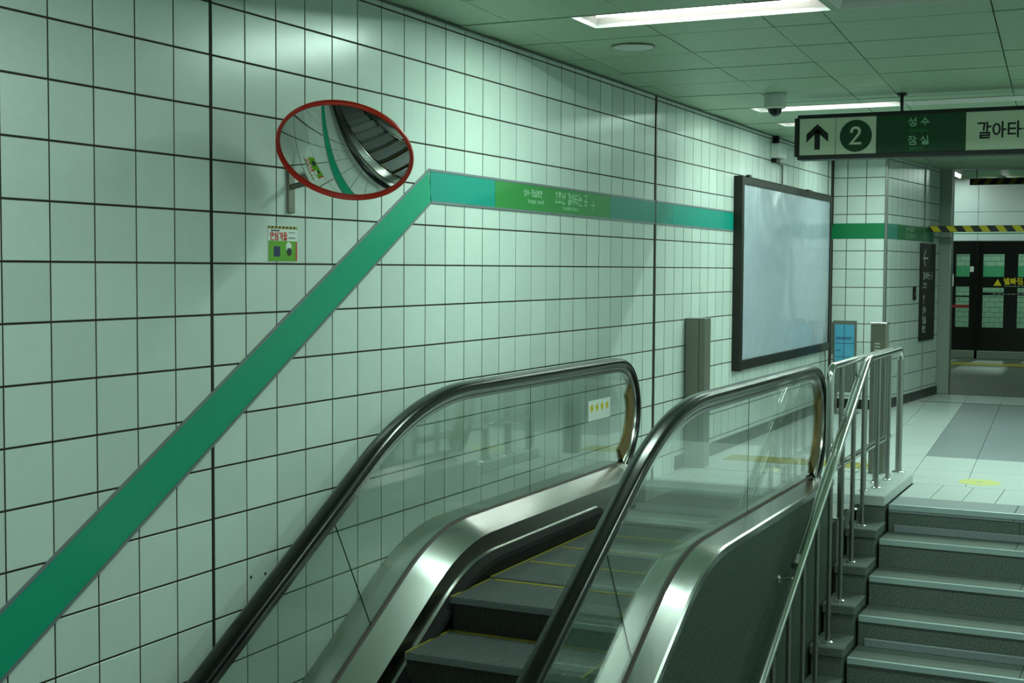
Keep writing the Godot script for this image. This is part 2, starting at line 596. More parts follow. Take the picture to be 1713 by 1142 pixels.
func build_wall_left() -> void:
	var w := struct("wall_left")
	part(w, "render_coat", bx(Vector3(-0.25, -4.4, -11.55), Vector3(-0.0026, 3.2, 6.0)), M.grout)
	var cells := []
	for i in range(-30, 58):
		var z0 := -bound(i, true) - 0.0036
		var z1 := -bound(i + 1, false) + 0.0036
		for r in range(-2, 34):
			var y1 := minf(ROW0 - r * TH - 0.0036, CEIL)
			var y0 := ROW0 - (r + 1) * TH + 0.0036
			if y1 - y0 < 0.01: continue
			if z1 < -11.36: continue
			cells.append([Vector3(0, (y0 + y1) / 2.0, (z0 + z1) / 2.0), z0 - z1, y1 - y0])
	var order := []
	for c in cells:
		var p: Vector3 = c[0]
		var px := seen_px(p)
		var deck := deck_y(p.z)
		if px.x > -60 and px.x < 1760 and px.y > -50 and px.y < 1180 and p.y > deck - 0.06 and not (p.z < -7.75 and p.z > -11.0 and p.y < 2.15 and p.y > 0.7):
			order.append([p.distance_to(cam.position), c])
	order.sort_custom(func(a, b): return a[0] < b[0])
	var chosen := {}
	for k in mini(298, order.size()):
		chosen[order[k][1]] = true
	var meshes := {}
	var rest := []
	for k in 4: rest.append(begin())
	for c in cells:
		var pick := rng.randi_range(0, 3)
		var tilt := Vector3(0, rng.randf_range(-0.0035, 0.0035), rng.randf_range(-0.0035, 0.0035))
		if chosen.has(c):
			var key := "%.4f %.4f" % [c[1], c[2]]
			if not meshes.has(key):
				var st := begin()
				tile_into(st, Vector3.ZERO, Vector3(0, 0, -1), Vector3.UP, Vector3.RIGHT, c[1], c[2])
				meshes[key] = done(st)
			var o := part(w, "tile", meshes[key], M["tile_" + ["a", "b", "c", "d"][pick]], c[0])
			o.rotation = tilt
		else:
			var n := Vector3(1, tilt.z, -tilt.y).normalized()
			var u := (Vector3.UP - n * n.y).normalized()
			tile_into(rest[pick], c[0], u.cross(n), u, n, c[1], c[2], false)
	for k in 4:
		var o := part(w, "tile_field", rest[k], M["tile_" + ["a", "b", "c", "d"][k]])
		o.set_meta("kind", "stuff")
	# movement joints: a dark filler and a steel cover strip
	part(w, "joint_filler", bx(Vector3(-0.0026, -4.4, -bound(5, true) + 0.001), Vector3(-0.0012, CEIL, -bound(5, false))), M.joint_filler)
	part(w, "joint_cover", bx(Vector3(-0.006, 0.0, -bound(29, true) + 0.004), Vector3(0.006, CEIL, -bound(29, false) - 0.009), 0.002), M.steel_strip)
	part(w, "joint_filler", bx(Vector3(-0.006, 0.0, -11.12), Vector3(0.003, CEIL, -11.10)), M.joint_filler)
	for h in [Vector3(0.0002, 0.248, -1.236), Vector3(0.0002, 0.243, -1.329)]:
		var hs := begin()
		lathe(hs, [Vector2(0.007, 0.0), Vector2(0.0, 0.0006)], h, Vector3.RIGHT, 10, false)
		part(w, "drill_hole", hs, M.joint_filler)
	var bb := struct("baseboard_left")
	for k in 9:
		part(bb, "skirting_stone", bx(Vector3(0.0, 0.0, -6.3 - (k + 1) * 0.56 + 0.003), Vector3(0.012, 0.1, -6.3 - k * 0.56), 0.002), M.baseboard_stone)

const PA := Vector3(0.547, 0, -11.37)
const PB := Vector3(0.76, 0, -13.588)

func build_pillar() -> void:
	var w := struct("wall_front")
	part(w, "core", bx(Vector3(-0.25, 0, -11.55), Vector3(0.54, 3.2, -11.3726)), M.grout)
	var xs := [0.0, 0.1445, 0.3405, 0.54]
	var meshes := {}
	for r in range(-2, 13):
		var y1 := minf(ROW0 - r * TH - 0.0036, CEIL)
		var y0 := maxf(ROW0 - (r + 1) * TH + 0.0036, 0.1)
		if y1 - y0 < 0.01: continue
		for k in 3:
			var wd: float = xs[k + 1] - xs[k] - 0.0072
			var key := "%.3f %.3f" % [wd, y1 - y0]
			if not meshes.has(key):
				var st := begin()
				tile_into(st, Vector3.ZERO, Vector3.RIGHT, Vector3.UP, Vector3.BACK, wd, y1 - y0)
				meshes[key] = done(st)
			var o := part(w, "tile", meshes[key], M["tile_" + ["a", "b", "c", "d"][rng.randi_range(0, 3)]], Vector3((xs[k] + xs[k + 1]) / 2.0, (y0 + y1) / 2.0, -11.37))
			o.rotation = Vector3(rng.randf_range(-0.003, 0.003), rng.randf_range(-0.003, 0.003), 0)
	part(w, "corner_guard", bx(Vector3(0.534, 0.0, -11.40), Vector3(0.562, CEIL, -11.36), 0.004), M.stainless_satin)
	# passage wall, a few degrees off the main wall
	var p := struct("wall_passage")
	var d := (PB - PA).normalized()
	var n := d.cross(Vector3.UP) * -1.0
	if n.x < 0: n = -n
	var len := PA.distance_to(PB)
	var s := begin()
	hexa(s, [PA - n * 0.0026, PB - n * 0.0026, PB - n * 0.3, PA - n * 0.3 + d * 0.25, PA - n * 0.0026 + Vector3.UP * 3.2, PB - n * 0.0026 + Vector3.UP * 3.2, PB - n * 0.3 + Vector3.UP * 3.2, PA - n * 0.3 + d * 0.25 + Vector3.UP * 3.2])
	part(p, "core", s, M.grout)
	for v in 2:
		s = begin()
		for r in range(-2, 13):
			var y1 := minf(ROW0 - r * TH - 0.0036, CEIL)
			var y0 := maxf(ROW0 - (r + 1) * TH + 0.0036, 0.1)
			if y1 - y0 < 0.01: continue
			for k in 11:
				if (k + r * 3 + k * r) % 2 != v and (k + r * 3 + k * r + 40) % 2 != v: continue
				var a := 0.02 + k * 0.2
				var b := minf(a + 0.2, len)
				tile_into(s, PA + d * ((a + b) / 2.0) + Vector3.UP * (y0 + y1) / 2.0, d, Vector3.UP, n, b - a - 0.0072, y1 - y0, false)
		var o := part(p, "tile_field", s, M["tile_" + ["a", "c"][v]])
		o.set_meta("kind", "stuff")
	s = begin()
	hexa(s, [PA + d * 1.53, PA + d * 1.55, PA + d * 1.55 + n * 0.01, PA + d * 1.53 + n * 0.01, PA + d * 1.53 + Vector3.UP * CEIL, PA + d * 1.55 + Vector3.UP * CEIL, PA + d * 1.55 + n * 0.01 + Vector3.UP * CEIL, PA + d * 1.53 + n * 0.01 + Vector3.UP * CEIL])
	part(p, "joint_cover", s, M.jamb_metal)
	var bb := struct("baseboard_passage")
	for k in 4:
		s = begin()
		var a := PA + d * (0.01 + k * len / 4.0)
		var b := PA + d * ((k + 1) * len / 4.0 - 0.003)
		hexa(s, [a, b, b + n * 0.012, a + n * 0.012, a + Vector3.UP * 0.1, b + Vector3.UP * 0.1, b + n * 0.012 + Vector3.UP * 0.1, a + n * 0.012 + Vector3.UP * 0.1])
		part(bb, "skirting_stone", s, M.baseboard_stone)
	var bf := struct("baseboard_front")
	part(bf, "skirting_stone", bx(Vector3(0.0, 0, -11.37), Vector3(0.54, 0.1, -11.357), 0.002), M.baseboard_stone)
	# opening to the platform: metal jamb and lintel
	var t := struct("trim_1")
	part(t, "jamb", bx(Vector3(0.66, 0, -13.80), Vector3(0.895, 2.68, -13.60), 0.004), M.jamb_metal)
	part(t, "jamb_edge", bx(Vector3(0.886, 0, -13.60), Vector3(0.897, 2.66, -13.592)), M.stainless_satin)
	part(t, "lintel", bx(Vector3(0.4, 2.665, -13.95), Vector3(4.6, 3.2, -13.65), 0.004), M.jamb_metal)

func build_shell() -> void:
	var r := struct("wall_right")
	part(r, "render_coat", bx(Vector3(4.6026, -4.4, -13.7), Vector3(4.85, 3.2, 6.0)), M.grout)
	for v in 2:
		var rs := begin()
		for i in range(-30, 68):
			for k in range(-2, 34):
				var y1 := minf(ROW0 - k * TH - 0.0036, CEIL)
				var y0 := ROW0 - (k + 1) * TH + 0.0036
				if y1 - y0 < 0.01 or (i * 7 + k * 3 + i * k + 4000) % 2 != v: continue
				tile_into(rs, Vector3(4.6, (y0 + y1) / 2.0, -i * TW - 0.1), Vector3.BACK, Vector3.UP, Vector3.LEFT, TW - 0.0072, y1 - y0, false)
		part(r, "tile_field", rs, M["tile_" + ["a", "c"][v]]).set_meta("kind", "stuff")
	var b := struct("wall_back")
	part(b, "render_coat", bx(Vector3(-0.25, -4.4, 6.0), Vector3(4.85, 3.2, 6.25)), M.tile_c)
	# ceiling: separate metal panels under a dark void
	var c := struct("ceiling")
	part(c, "slab", bx(Vector3(-0.25, 3.0, -13.7), Vector3(4.85, 3.2, 6.25)), M.plenum)
	var xl := [-0.35, 0.2, 0.8, 1.37, 1.655, 2.39, 2.99, 3.59, 4.19, 4.79, 5.4]
	var bands := [[4.45, 4.13], [0.85, 0.53], [-2.93, -3.25], [-6.80, -7.08], [-7.88, -8.16], [-10.2, -10.48]]
	var zl := []
	for k in range(-14, 17):
		var z := -4.18 - 0.6 * k
		var ok := z < 6.0 and z > -13.6
		for bd in bands:
			if z < bd[0] + 0.12 and z > bd[1] - 0.12: ok = false
		if ok: zl.append(z)
	for bd in bands:
		zl.append(bd[0]); zl.append(bd[1])
	zl.append(6.0); zl.append(-13.66)
	zl.sort()
	zl.reverse()
	for k in zl.size() - 1:
		var z0: float = zl[k]
		var z1: float = zl[k + 1]
		var in_band := false
		for bd in bands:
			if absf(z0 - bd[0]) < 0.001: in_band = true
		if in_band: continue
		for j in xl.size() - 1:
			var g := 0.003
			var gz := 0.008
			var q := []
			for e in [[j, z0 - gz, g], [j + 1, z0 - gz, -g], [j + 1, z1 + gz, -g], [j, z1 + gz, g]]:
				q.append(Vector2(clampf(xl[e[0]] + SKEW * (e[1] + 4.2) + e[2], 0.0, 4.6), e[1]))
			if q[1].x - q[0].x < 0.02: continue
			var s := begin()
			prism(s, q, 0.0, 0.015)
			var o := part(c, "panel", s, M.ceiling_panel, Vector3(0, CEIL + rng.randf_range(0.0, 0.004), 0))
	for a in [[0.0, 0.598, -2.93, -3.25], [1.772, 1.798, -2.93, -3.25], [2.972, 2.998, -2.93, -3.25], [4.172, 4.6, -2.93, -3.25], [0.0, 0.598, 0.85, 0.53], [1.772, 1.798, 0.85, 0.53], [2.972, 2.998, 0.85, 0.53], [4.172, 4.6, 0.85, 0.53], [0.0, 0.378, -6.80, -7.08], [1.452, 1.478, -6.80, -7.08], [2.552, 2.598, -6.80, -7.08], [3.752, 4.6, -6.80, -7.08],
			[0.0, 0.298, -7.88, -8.16], [1.452, 1.478, -7.88, -8.16], [2.602, 4.6, -7.88, -8.16], [0.0, 0.598, 4.45, 4.13], [1.772, 1.798, 4.45, 4.13], [2.972, 2.998, 4.45, 4.13], [4.172, 4.6, 4.45, 4.13], [0.0, 0.298, -10.2, -10.48], [1.452, 1.498, -10.2, -10.48], [2.652, 4.6, -10.2, -10.48]]:
		part(c, "panel", bx(Vector3(a[0], CEIL, a[3] + 0.002), Vector3(a[1], CEIL + 0.015, a[2] - 0.002)), M.ceiling_panel)
	part(c, "edge_angle", bx(Vector3(0.0, CEIL - 0.006, -11.36), Vector3(0.018, CEIL, 6.0)), M.fixture_dark)

func build_lights() -> void:
	var u := "recessed trough light with a glowing tube "
	fixture(0.60, 1.77, -2.93, -3.25, true, u + "beside the round ceiling speaker", 2.8)
	fixture(1.80, 2.97, -2.93, -3.25, false, "unlit recessed trough light next to the lit one by the speaker")
	fixture(3.00, 4.17, -2.93, -3.25, true, u + "over the stairs, nearest the right wall", 2.2)
	fixture(0.38, 1.45, -6.80, -7.08, true, u + "just behind the hanging sign and dome camera", 0.95)
	fixture(1.48, 2.55, -6.80, -7.08, false, "unlit recessed trough light behind the hanging sign")
	fixture(2.60, 3.75, -6.80, -7.08, true, u + "behind the hanging sign, nearest the right wall", 4.4)
	fixture(0.30, 1.45, -7.88, -8.16, true, u + "second row behind the hanging sign, by the wall", 0.7)
	fixture(1.48, 2.60, -7.88, -8.16, true, u + "second row behind the hanging sign, mid passage", 1.3)
	fixture(0.30, 1.45, -10.2, -10.48, true, u + "above the blue notice stand", 0.9)
	fixture(1.50, 2.65, -10.2, -10.48, true, u + "mid passage beyond the notice stand", 2.0)
	fixture(0.60, 1.77, 0.85, 0.53, true, u + "over the escalator incline", 0.7)
	fixture(1.80, 2.97, 0.85, 0.53, true, u + "over the stairwell, middle of three", 0.5)
	fixture(3.00, 4.17, 0.85, 0.53, true, u + "over the stairwell, nearest the right wall", 0.8)
	fixture(0.60, 1.77, 4.45, 4.13, true, u + "over the gallery, nearest the tiled wall", 1.2)
	fixture(1.80, 2.97, 4.45, 4.13, true, u + "over the gallery, middle of three", 2.2)
	fixture(3.00, 4.17, 4.45, 4.13, true, u + "over the gallery, nearest the right wall", 2.4)

# ---------------------------------------------------------------- floor, stairs
func skew_x(x: float, z: float) -> float:
	return x + SKEW * (z + 6.9)

func build_floor() -> void:
	var f := struct("floor")
	part(f, "screed", bx(Vector3(0.0, -0.5, -13.7), Vector3(4.6, -0.022, -5.95)), M.concrete)
	part(f, "screed", bx(Vector3(0.0, -0.5, -5.95), Vector3(1.46, -0.022, -5.0)), M.concrete)
	part(f, "slab", bx(Vector3(0.0, -0.5, 2.3), Vector3(4.6, 0.0, 6.0)), M.granite_light)
	part(f, "parapet", bx(Vector3(0.0, -0.5, 2.2), Vector3(4.6, 0.9, 2.3)), M.granite_mid)
	part(f, "lower_slab", bx(Vector3(-0.25, -4.6, -6.0), Vector3(4.85, -4.15, 6.0)), M.granite_step)
	var zs := [-6.49, -7.22, -7.95, -8.67, -9.4, -10.12, -10.84, -11.7, -12.55, -13.6]
	for k in zs.size() - 1:
		for j in range(-5, 9):
			var x0 := 1.586 + j * 0.385
			var x1 := x0 + 0.385
			var g := 0.002
			var q := []
			for e in [[x0 + g, zs[k] - g], [x1 - g, zs[k] - g], [x1 - g, zs[k + 1] + g], [x0 + g, zs[k + 1] + g]]:
				q.append(Vector2(clampf(skew_x(e[0], e[1]), 0.0, 4.6), e[1]))
			if q[1].x - q[0].x < 0.03 and q[2].x - q[3].x < 0.03: continue
			var s := begin()
			prism(s, q, -0.02, 0.0)
			var dark: bool = j >= 0 and k >= 2 and k <= 7
			part(f, "paving_stone", s, M.granite_mid if dark else M.granite_light)
	# paving beside and behind the escalator head
	for k in 3:
		var z0: float = [-5.46, -5.80, -6.14][k]
		for j in 4:
			part(f, "paving_stone", bx(Vector3(j * 0.365 + 0.002, -0.02, z0 - 0.338), Vector3(minf((j + 1) * 0.365, 1.45) - 0.002, 0.0, z0 - 0.002)), M.granite_mid if k == 0 else M.granite_light)
	# row of narrow pavers and the edge stone at the stair head
	for j in 15:
		part(f, "paver", bx(Vector3(1.662 + j * 0.197, -0.02, -6.487), Vector3(1.662 + j * 0.197 + 0.193, 0.0, -5.884), 0.0015), M.granite_light)
	for j in 4:
		part(f, "edge_stone", bx(Vector3(1.662 + j * 0.735, -0.05, -5.881), Vector3(1.662 + j * 0.735 + 0.732, 0.0, -5.541), 0.003), M.granite_mid)
	part(f, "joint_strip", bx(Vector3(0.75, -0.02, -12.575), Vector3(4.6, 0.002, -12.55)), M.dark_steel)
	# stickers and tactile strip
	var t := thing("tactile_strip", "yellow tactile paving strip across the escalator approach", "paving", Vector3(0.745, 0.0, -7.15))
	for j in 4:
		var s := begin()
		cbox(s, Vector3(-0.6 + j * 0.3 + 0.002, 0.0, -0.15), Vector3(-0.6 + (j + 1) * 0.3 - 0.002, 0.004, 0.15), 0.001)
		var pl := part(t, "tactile_block", s, M.tactile_yellow)
		s = begin()
		for a in 6:
			for b in 6:
				lathe(s, [Vector2(0.012, 0.0), Vector2(0.009, 0.005), Vector2(0.0, 0.005)], Vector3(-0.6 + j * 0.3 + 0.04 + a * 0.044, 0.004, -0.11 + b * 0.044), Vector3.UP, 6, false)
		var dd := part(pl, "studs", s, M.tactile_yellow)
		dd.set_meta("kind", "stuff")
	var o := thing("floor_sticker", "faded yellow oval sticker on the floor above the stairs", "sticker", Vector3(2.06, 0.0, -6.74))
	var s := begin()
	lathe(s, [Vector2(0.14, 0.0), Vector2(0.138, 0.0015), Vector2(0.0, 0.0015)], Vector3.ZERO, Vector3.UP, 40, false)
	part(o, "disc", s, M.sticker_yellow)
	s = begin()
	lathe(s, [Vector2(0.022, 0.0015), Vector2(0.0, 0.0025)], Vector3.ZERO, Vector3.UP, 16, false)
	part(o, "pictogram", s, M.print_grey)

func build_stairs() -> void:
	var t := thing("staircase", "grey granite stairs with pale metal nosings going down from the landing", "stairs", Vector3(1.66, 0.0, -5.541))
	var tread := 0.2935
	var rise := 0.166
	var rs := RandomNumberGenerator.new()
	rs.seed = 77
	for k in 25:
		var z := tread * k          # nosing of the step above
		var y := -rise * k
		var cuts := [0.0]
		while cuts[cuts.size() - 1] < 2.25:
			cuts.append(minf(cuts[cuts.size() - 1] + rs.randf_range(0.72, 0.95), 2.65))
		cuts.append(2.93)
		for j in cuts.size() - 1:
			if cuts[j + 1] - cuts[j] < 0.05: continue
			part(t, "riser_stone", bx(Vector3(cuts[j] + 0.001, y - rise, z - 0.032), Vector3(cuts[j + 1] - 0.001, y - 0.028, z - 0.006 + rs.randf_range(-0.001, 0.001)), 0.0015), M.granite_step)
			part(t, "tread_stone", bx(Vector3(cuts[j] + 0.001, y - rise - 0.03, z - 0.03), Vector3(cuts[j + 1] - 0.001, y - rise, z + tread - 0.001), 0.002), M.granite_step)
		var s := begin()
		hexa(s, [Vector3(0.005, y - 0.03, z - 0.004), Vector3(2.93, y - 0.03, z - 0.004), Vector3(2.93, y - 0.03, z + 0.004), Vector3(0.005, y - 0.03, z + 0.004), Vector3(0.005, y + 0.003, z - 0.004), Vector3(2.93, y + 0.003, z - 0.004), Vector3(2.93, y + 0.002, z + 0.002), Vector3(0.005, y + 0.002, z + 0.002)])
		box(s, Vector3(0.005, y, z - 0.022), Vector3(2.93, y + 0.002, z))
		part(t, "nosing", s, M.nosing_metal)
		if k == 0 or k == 3:
			part(t, "cover_strip", bx(Vector3(0.04, y - rise, z), Vector3(2.93, y - rise + 0.045, z + 0.02), 0.003), M.granite_mid)
	part(t, "core", stair_core(tread, rise), M.concrete)

func stair_core(tread: float, rise: float) -> SurfaceTool:
	var s := begin()
	var y := -rise * 25.0
	var z := tread * 25.0
	hexa(s, [Vector3(0.0, -0.24, -0.05), Vector3(2.93, -0.24, -0.05), Vector3(2.93, -0.7, -0.05), Vector3(0.0, -0.7, -0.05), Vector3(0.0, y - 0.24, z - 0.05), Vector3(2.93, y - 0.24, z - 0.05), Vector3(2.93, y - 0.7, z - 0.05), Vector3(0.0, y - 0.7, z - 0.05)])
	return s

func build_curb() -> void:
	var t := thing("stair_curb", "stepped granite curb carrying the handrail posts beside the stairs", "curb", Vector3(1.47, 0.0, -5.45))
	# raised plinth on the landing
	part(t, "plinth_stone", bx(Vector3(0.0, 0.0, -1.05), Vector3(0.182, 0.064, -0.5), 0.004), M.granite_light)
	part(t, "plinth_stone", bx(Vector3(0.0, 0.0, -0.497), Vector3(0.182, 0.064, 0.0), 0.004), M.granite_light)
	part(t, "block", bx(Vector3(0.008, -0.3, -0.5), Vector3(0.174, -0.001, -0.012), 0.003), M.granite_step)
	for k in 22:
		var y := -0.1 - 0.166 * k
		var z := 0.27 + 0.2935 * k
		part(t, "cap_stone", bx(Vector3(0.0, y - 0.055, z - 0.31), Vector3(0.185, y, z), 0.006), M.granite_step)
		part(t, "block", bx(Vector3(0.008, y - 0.25, z - 0.3), Vector3(0.176, y - 0.056, z - 0.014), 0.003), M.granite_step)

# ---------------------------------------------------------------- escalator
func along(u: float, d: float) -> Vector2:
	# (z, y) at height d over the step line; u < 0 level, then the bend, then the incline
	if u < 0.0: return Vector2(Z_TAN + u, d)
	var a := minf(u, BEND)
	var p := Vector2(Z_TAN, -R_STEP) + Vector2(sin(a), cos(a)) * (R_STEP + d)
	if u > BEND: p += Vector2(cos(BEND), -sin(BEND)) * (u - BEND)
	return p

func deck_y(z: float) -> float:
	if z < -4.9: return 0.1
	var y := 0.245
	if z > -2.45: y = 0.245 - (z + 2.45) * tan(BEND)
	return y

func step_y(z: float) -> float:
	if z < Z_TAN: return 0.0
	if z < Z_TAN + R_STEP * sin(BEND): return -R_STEP + sqrt(R_STEP * R_STEP - (z - Z_TAN) * (z - Z_TAN))
	return -R_STEP * (1.0 - cos(BEND)) - (z - Z_TAN - R_STEP * sin(BEND)) * tan(BEND)

func us(from: float, to: float) -> Array:
	var out := [from]
	if from < 0.0:
		for k in range(1, 5):
			out.append(from + (0.0 - from) * k / 4.0)
	for k in range(1, 15):
		if BEND * k / 14.0 > from and BEND * k / 14.0 < to: out.append(BEND * k / 14.0)
	if to > BEND:
		var a := maxf(from, BEND)
		for k in range(1, 5): out.append(a + (to - a) * k / 4.0)
	elif out[out.size() - 1] < to: out.append(to)
	return out

func sweep(sec: Array, list: Array, closed := true, caps := true, smooth_all := false) -> SurfaceTool:
	# sec: Vector2(x, height over the step line)
	var s := begin()
	var n := sec.size()
	var mid := Vector2.ZERO
	for p in sec: mid += p
	mid /= n
	var pt := func(u: float, p: Vector2) -> Vector3:
		var q := along(u, p.y)
		return Vector3(p.x, q.y, q.x)
	for j in (n if closed else n - 1):
		s.set_smooth_group(0 if smooth_all else j + 1)
		var a: Vector2 = sec[j]
		var b: Vector2 = sec[(j + 1) % n]
		for k in list.size() - 1:
			quad_out(s, pt.call(list[k], a), pt.call(list[k], b), pt.call(list[k + 1], b), pt.call(list[k + 1], a), (pt.call(list[k], mid) + pt.call(list[k + 1], mid)) * 0.5)
	s.set_smooth_group(-1)
	if closed and caps:
		for e in [0, list.size() - 1]:
			var other: Vector3 = pt.call(list[1 if e == 0 else list.size() - 2], mid)
			for j in range(1, n - 1):
				tri_out(s, pt.call(list[e], sec[0]), pt.call(list[e], sec[j]), pt.call(list[e], sec[j + 1]), other)
	return s

func rail_path(drop: float) -> Array:
	# centre line of the handrail in (z, y), from the newel round to the incline; drop: distance inside the outer face
	var outer := [Vector2(-4.87, 0.20), Vector2(-4.95, 0.25), Vector2(-5.02, 0.33), Vector2(-5.075, 0.43), Vector2(-5.10, 0.54), Vector2(-5.095, 0.64), Vector2(-5.055, 0.745), Vector2(-4.985, 0.83), Vector2(-4.89, 0.885), Vector2(-4.78, 0.908), Vector2(-4.66, 0.912), Vector2(-4.4, 0.912)]
	# smooth the newel
	for pass_ in 2:
		var fine := [outer[0]]
		for k in outer.size() - 1:
			var a: Vector2 = outer[k]
			var b: Vector2 = outer[k + 1]
			fine.append(a.lerp(b, 0.25)); fine.append(a.lerp(b, 0.75))
		fine.append(outer[outer.size() - 1])
		outer = fine
	for k in range(1, 5): outer.append(Vector2(lerpf(-4.4, Z_TAN, k / 4.0), 0.912))
	for k in range(1, 19):
		outer.append(along(BEND * k / 18.0, 0.912))
	for k in range(1, 6): outer.append(along(BEND + 1.6 * k, 0.912))
	var out := []
	for k in outer.size():
		var d: Vector2 = (outer[mini(k + 1, outer.size() - 1)] - outer[maxi(k - 1, 0)]).normalized()
		var nrm := Vector2(-d.y, d.x)      # outward: up on the level run
		out.append([outer[k] - nrm * drop, nrm])
	return out

func rail_sweep(x: float, sec: Array, from := 0, smooth := true) -> SurfaceTool:
	# sec: Vector2(across, outward from the rail's outer face, negative = inward)
	var path := rail_path(0.0).slice(from)
	var s := begin()
	var n := sec.size()
	var mid := Vector2.ZERO
	for p in sec: mid += p
	mid /= n
	var pt := func(k: int, p: Vector2) -> Vector3:
		var c: Vector2 = path[k][0] + path[k][1] * p.y
		return Vector3(x + p.x, c.y, c.x)
	for j in n:
		s.set_smooth_group(0 if smooth else j + 1)
		for k in path.size() - 1:
			quad_out(s, pt.call(k, sec[j]), pt.call(k, sec[(j + 1) % n]), pt.call(k + 1, sec[(j + 1) % n]), pt.call(k + 1, sec[j]), (pt.call(k, mid) + pt.call(k + 1, mid)) * 0.5)
	s.set_smooth_group(-1)
	return s

func glass_pane(x: float, pts: Array) -> SurfaceTool:
	# pts: ring of (z, y); flat pane 8 mm thick
	var s := begin()
	var mid := Vector2.ZERO
	for p in pts: mid += p
	mid /= pts.size()
	for e in [-0.004, 0.004]:
		for k in pts.size():
			var a: Vector2 = pts[k]
			var b: Vector2 = pts[(k + 1) % pts.size()]
			tri_out(s, Vector3(x + e, mid.y, mid.x), Vector3(x + e, a.y, a.x), Vector3(x + e, b.y, b.x), Vector3(x, mid.y, mid.x))
	return s

func balustrade(esc: Node3D, x: float, side: float) -> void:
	# side = +1: steps lie towards +x of this glass
	var oval := []
	for k in 17:
		var t := PI * k / 16.0
		oval.append(Vector2(cos(t) * 0.041, -0.024 + sin(t) * 0.024))
	oval.append(Vector2(-0.041, -0.038)); oval.append(Vector2(-0.034, -0.047)); oval.append(Vector2(0.034, -0.047)); oval.append(Vector2(0.041, -0.038))
	part(esc, "handrail", rail_sweep(x, oval), M.rubber)
	var ch := part(esc, "handrail_guide", rail_sweep(x, [Vector2(-0.026, -0.047), Vector2(0.026, -0.047), Vector2(0.026, -0.062), Vector2(0.017, -0.066), Vector2(0.017, -0.088), Vector2(-0.017, -0.088), Vector2(-0.017, -0.066), Vector2(-0.026, -0.062)], 0, false), M.stainless)
	part(ch, "rail_seal", rail_sweep(x, [Vector2(-0.0175, -0.069), Vector2(0.0175, -0.069), Vector2(0.0175, -0.073), Vector2(-0.0175, -0.073)], 0, false), M.gasket)
	# panes: newel, level, incline
	var inner := rail_path(0.086)
	var zj := -3.49
	var newel := []
	var k0 := 0
	while inner[k0][0].x < -4.5 or inner[k0][0].y < 0.8:
		newel.append(inner[k0][0])
		k0 += 1
	newel.append(Vector2(zj - 0.004, 0.825))
	newel.append(Vector2(zj - 0.004, 0.24))
	part(esc, "glass_pane", glass_pane(x, newel), M.glass)
	var uj := BEND + 0.335
	var mid := [Vector2(zj + 0.004, 0.24), Vector2(zj + 0.004, 0.825)]
	var lo := []
	for k in range(0, 13):
		mid.append(along(BEND * k / 12.0, 0.825))
		lo.append(along(BEND * (12 - k) / 12.0, 0.24))
	mid.append(along(uj - 0.004, 0.825))
	lo.push_front(along(uj - 0.004, 0.24))
	# one convex-ish ring, fanned from two centres to stay inside the bend
	var s := begin()
	var top := [Vector2(zj + 0.004, 0.825)]
	var bot := [Vector2(zj + 0.004, 0.24)]
	for k in range(0, 13):
		top.append(along(BEND * k / 12.0, 0.825)); bot.append(along(BEND * k / 12.0, 0.24))
	top.append(along(uj - 0.004, 0.825)); bot.append(along(uj - 0.004, 0.24))
	for e in [-0.004, 0.004]:
		for k in top.size() - 1:
			var q := []
			for p in [top[k], top[k + 1], bot[k + 1], bot[k]]: q.append(Vector3(x + e, p.y, p.x))
			quad_out(s, q[0], q[1], q[2], q[3], Vector3(x, (q[0].y + q[2].y) / 2.0, (q[0].z + q[2].z) / 2.0))
	part(esc, "glass_pane", s, M.glass)
	for n in 4:
		var ua := uj + 0.004 + n * 1.85
		var ub := ua + 1.842
		part(esc, "glass_pane", glass_pane(x, [along(ua, 0.825), along(ub, 0.825), along(ub, 0.24), along(ua, 0.24)]), M.glass)
	for u in [uj]:
		var a := along(u, 0.24)
		var b := along(u, 0.825)
		s = begin()
		tube(s, [Vector3(x, a.y, a.x), Vector3(x, b.y, b.x)], 0.0035, 6)
		part(esc, "pane_joint", s, M.glass_edge)
	s = begin()
	tube(s, [Vector3(x, 0.24, zj), Vector3(x, 0.825, zj)], 0.0022, 6)
	part(esc, "pane_joint", s, M.glass_edge)
	# decks and skirt
	var r := us(-2.13, 8.2)
	part(esc, "glass_seat", sweep([Vector2(x + side * 0.014, 0.25), Vector2(x + side * 0.006, 0.256), Vector2(x - side * 0.006, 0.256), Vector2(x - side * 0.014, 0.25), Vector2(x - side * 0.014, 0.2), Vector2(x + side * 0.014, 0.2)], r), M.gasket)
	part(esc, "inner_deck", sweep([Vector2(x + side * 0.0145, 0.249), Vector2(x + side * 0.142, 0.190), Vector2(x + side * 0.142, 0.16), Vector2(x + side * 0.0145, 0.2)], us(-1.95, 8.2)), M.stainless)
	part(esc, "end_plate", sweep([Vector2(x + side * 0.0145, 0.249), Vector2(x + side * 0.142, 0.190), Vector2(x + side * 0.142, 0.0), Vector2(x + side * 0.0145, 0.0)], [-2.13, -1.952]), M.stainless_satin)
	part(esc, "skirt_panel", sweep([Vector2(x + side * 0.142, 0.1885), Vector2(x + side * 0.150, 0.115), Vector2(x + side * 0.150, 0.02), Vector2(x + side * 0.142, 0.02)], us(-1.95, 8.2)), M.skirt_steel)
	part(esc, "skirt_trim", sweep([Vector2(x + side * 0.1495, 0.113), Vector2(x + side * 0.164, 0.110), Vector2(x + side * 0.164, 0.104), Vector2(x + side * 0.1495, 0.104)], us(-1.28, 8.2)), M.stainless)
